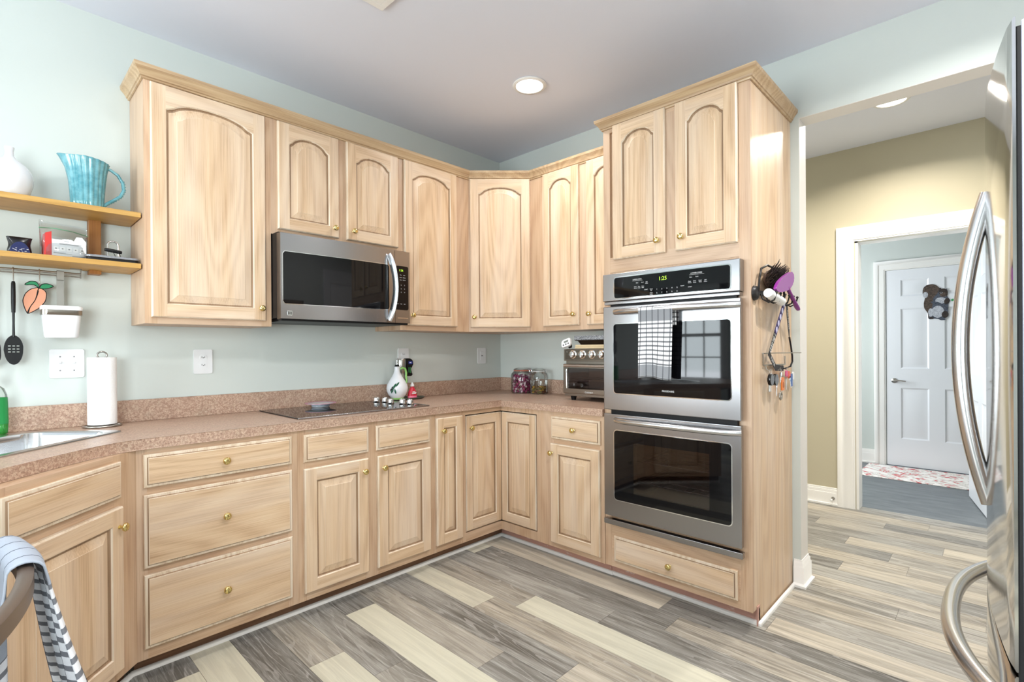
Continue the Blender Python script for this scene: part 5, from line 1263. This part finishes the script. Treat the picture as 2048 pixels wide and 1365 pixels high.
fd = fdoor(.745, 1.742, 'fridge_door'); fz = fdoor(.075, .738, 'freezer_drawer')
m = MB(); N = 24; hx = -.045; pts = []
for k in range(N+1):
    t_ = -1+2*k/N; pts.append((hx, .081-.047*t_*t_, 1.237+.333*t_))
m.tube(pts, [.0155]*(N+1), 14, flat=(1.0, 1.15)); m.build('bar_handle', STEELB, fd)
m = MB(); pts = []
for k in range(33):
    t_ = -1+2*k/32; x = -.02+.375*t_; pts.append((x, yfr(x)-.004+.064*(1-abs(t_)**2.6), .655))
m.tube(pts, .0165, 14); m.build('bar_handle', STEELB, fz)
m = MB(); m.box(-hw+.03, hw-.03, -.70, -.05, .001, .03); m.build('plinth', BLACK, fr)

# ------------------------------------------------------------------ chair at the left with a striped towel over its curved top rail
DKB = plain('dark_brown_painted_wood', srgb(92, 78, 68), .32)
ch = thing('dining_chair', 'dark brown chair with a curved top rail, seen from behind at the left edge', 'chair', (-3.117, -1.58, 0))
rx = lambda y: .236-.70*y*y  # the rail's bow
m = MB(); L = []
for k in range(29):
    y = -.36+.72*k/28; x = rx(y); e = 1-min(1, (.36-abs(y))/.03); h_ = .0175-.005*e; w_ = .012
    L.append([m.v(x+a, y, .815+b) for a, b in ((w_, -h_), (w_, h_*.75), (w_*.5, h_), (-w_*.5, h_), (-w_, h_*.75), (-w_, -h_))])
for a, b in zip(L, L[1:]): m.bridge(a, b)
m.f(L[0]); m.f(L[-1]); m.build('top_rail', DKB, ch)
m = MB(); m.prism([(-.24, -.20), (.20, -.215), (.222, -.15), (.225, .15), (.20, .215), (-.24, .20), (-.26, .12), (-.26, -.12)], .43, .465, 'xy', bev=.008); m.build('seat', DKB, ch)
for y in (-.34, .34):
    m = MB(); m.tube([(.09, y*.64, .0), (.10, y*.64, .43), (.12, y*.85, .62), (rx(y), y*1.0, .81)], [.016, .018, .016, .013], 10); m.build('back_leg', DKB, ch)
    m = MB(); m.tube([(-.22, y*.9, .0), (-.21, y*.88, .43)], [.015, .018], 10); m.build('front_leg', DKB, ch)
m = MB(); m.box(.100, .122, -.29, .29, .555, .595, .006); m.build('lower_rail', DKB, ch)
ct_ = thing('chair_towel', 'grey striped towel draped over the dark chair top rail', 'towel', (-3.117, -1.58, 0), PI/2)
# local x -> world y, local y -> world -x
yc = .085
def cp2(s):
    L1, La, L2 = .30, .09, .47; d = s*(L1+La+L2); x0 = -rx(yc); r = .027
    if d < L1: return (yc, x0+r+.012*(1-d/L1), .822-L1+d)
    if d < L1+La:
        a = (d-L1)/La*PI; return (yc, x0+r*math.cos(a), .822+r*.75*math.sin(a))
    q = d-L1-La; return (yc, x0-r-.16*q-.10*q*q, .822-q)
def dp2(u, s):
    k = max(0, (s-.45)/.55); b = max(0, (.35-s)/.35); yw = yc+(u-.5)*.2; arc = rx(yc)-rx(yw)
    return Vector(((u-.5)*(.22*k+.05*b)+.006*math.sin(u*14)*k, arc*(1 if .3 < s < .5 else .8)-.020*k*math.sin(u*17+.6)-.010*k*math.sin(u*31)+.014*b*math.sin(u*15+2), -.008*k*math.cos(u*4)))
cloth(cp2, .22, 36, dp2, 'draped_cloth', STRIPE, ct_, th=.004, v0=-.345)

# dining table beyond the left edge, seen only in reflections
dt = thing('dining_table', 'dark dining table standing beside the windows outside the picture', 'table', (-4.9, .35, 0))
m = MB(); m.prism(rrect(1.0, 1.6, .06), .72, .75, 'xy', bev=.006); m.build('tabletop', plain('dark_table_wood', srgb(44, 28, 24), .2), dt)
for a in (-.42, .42):
    for b in (-.7, .7): m = MB(); m.box(a-.03, a+.03, b-.03, b+.03, 0, .72); m.build('leg', DKB, dt)
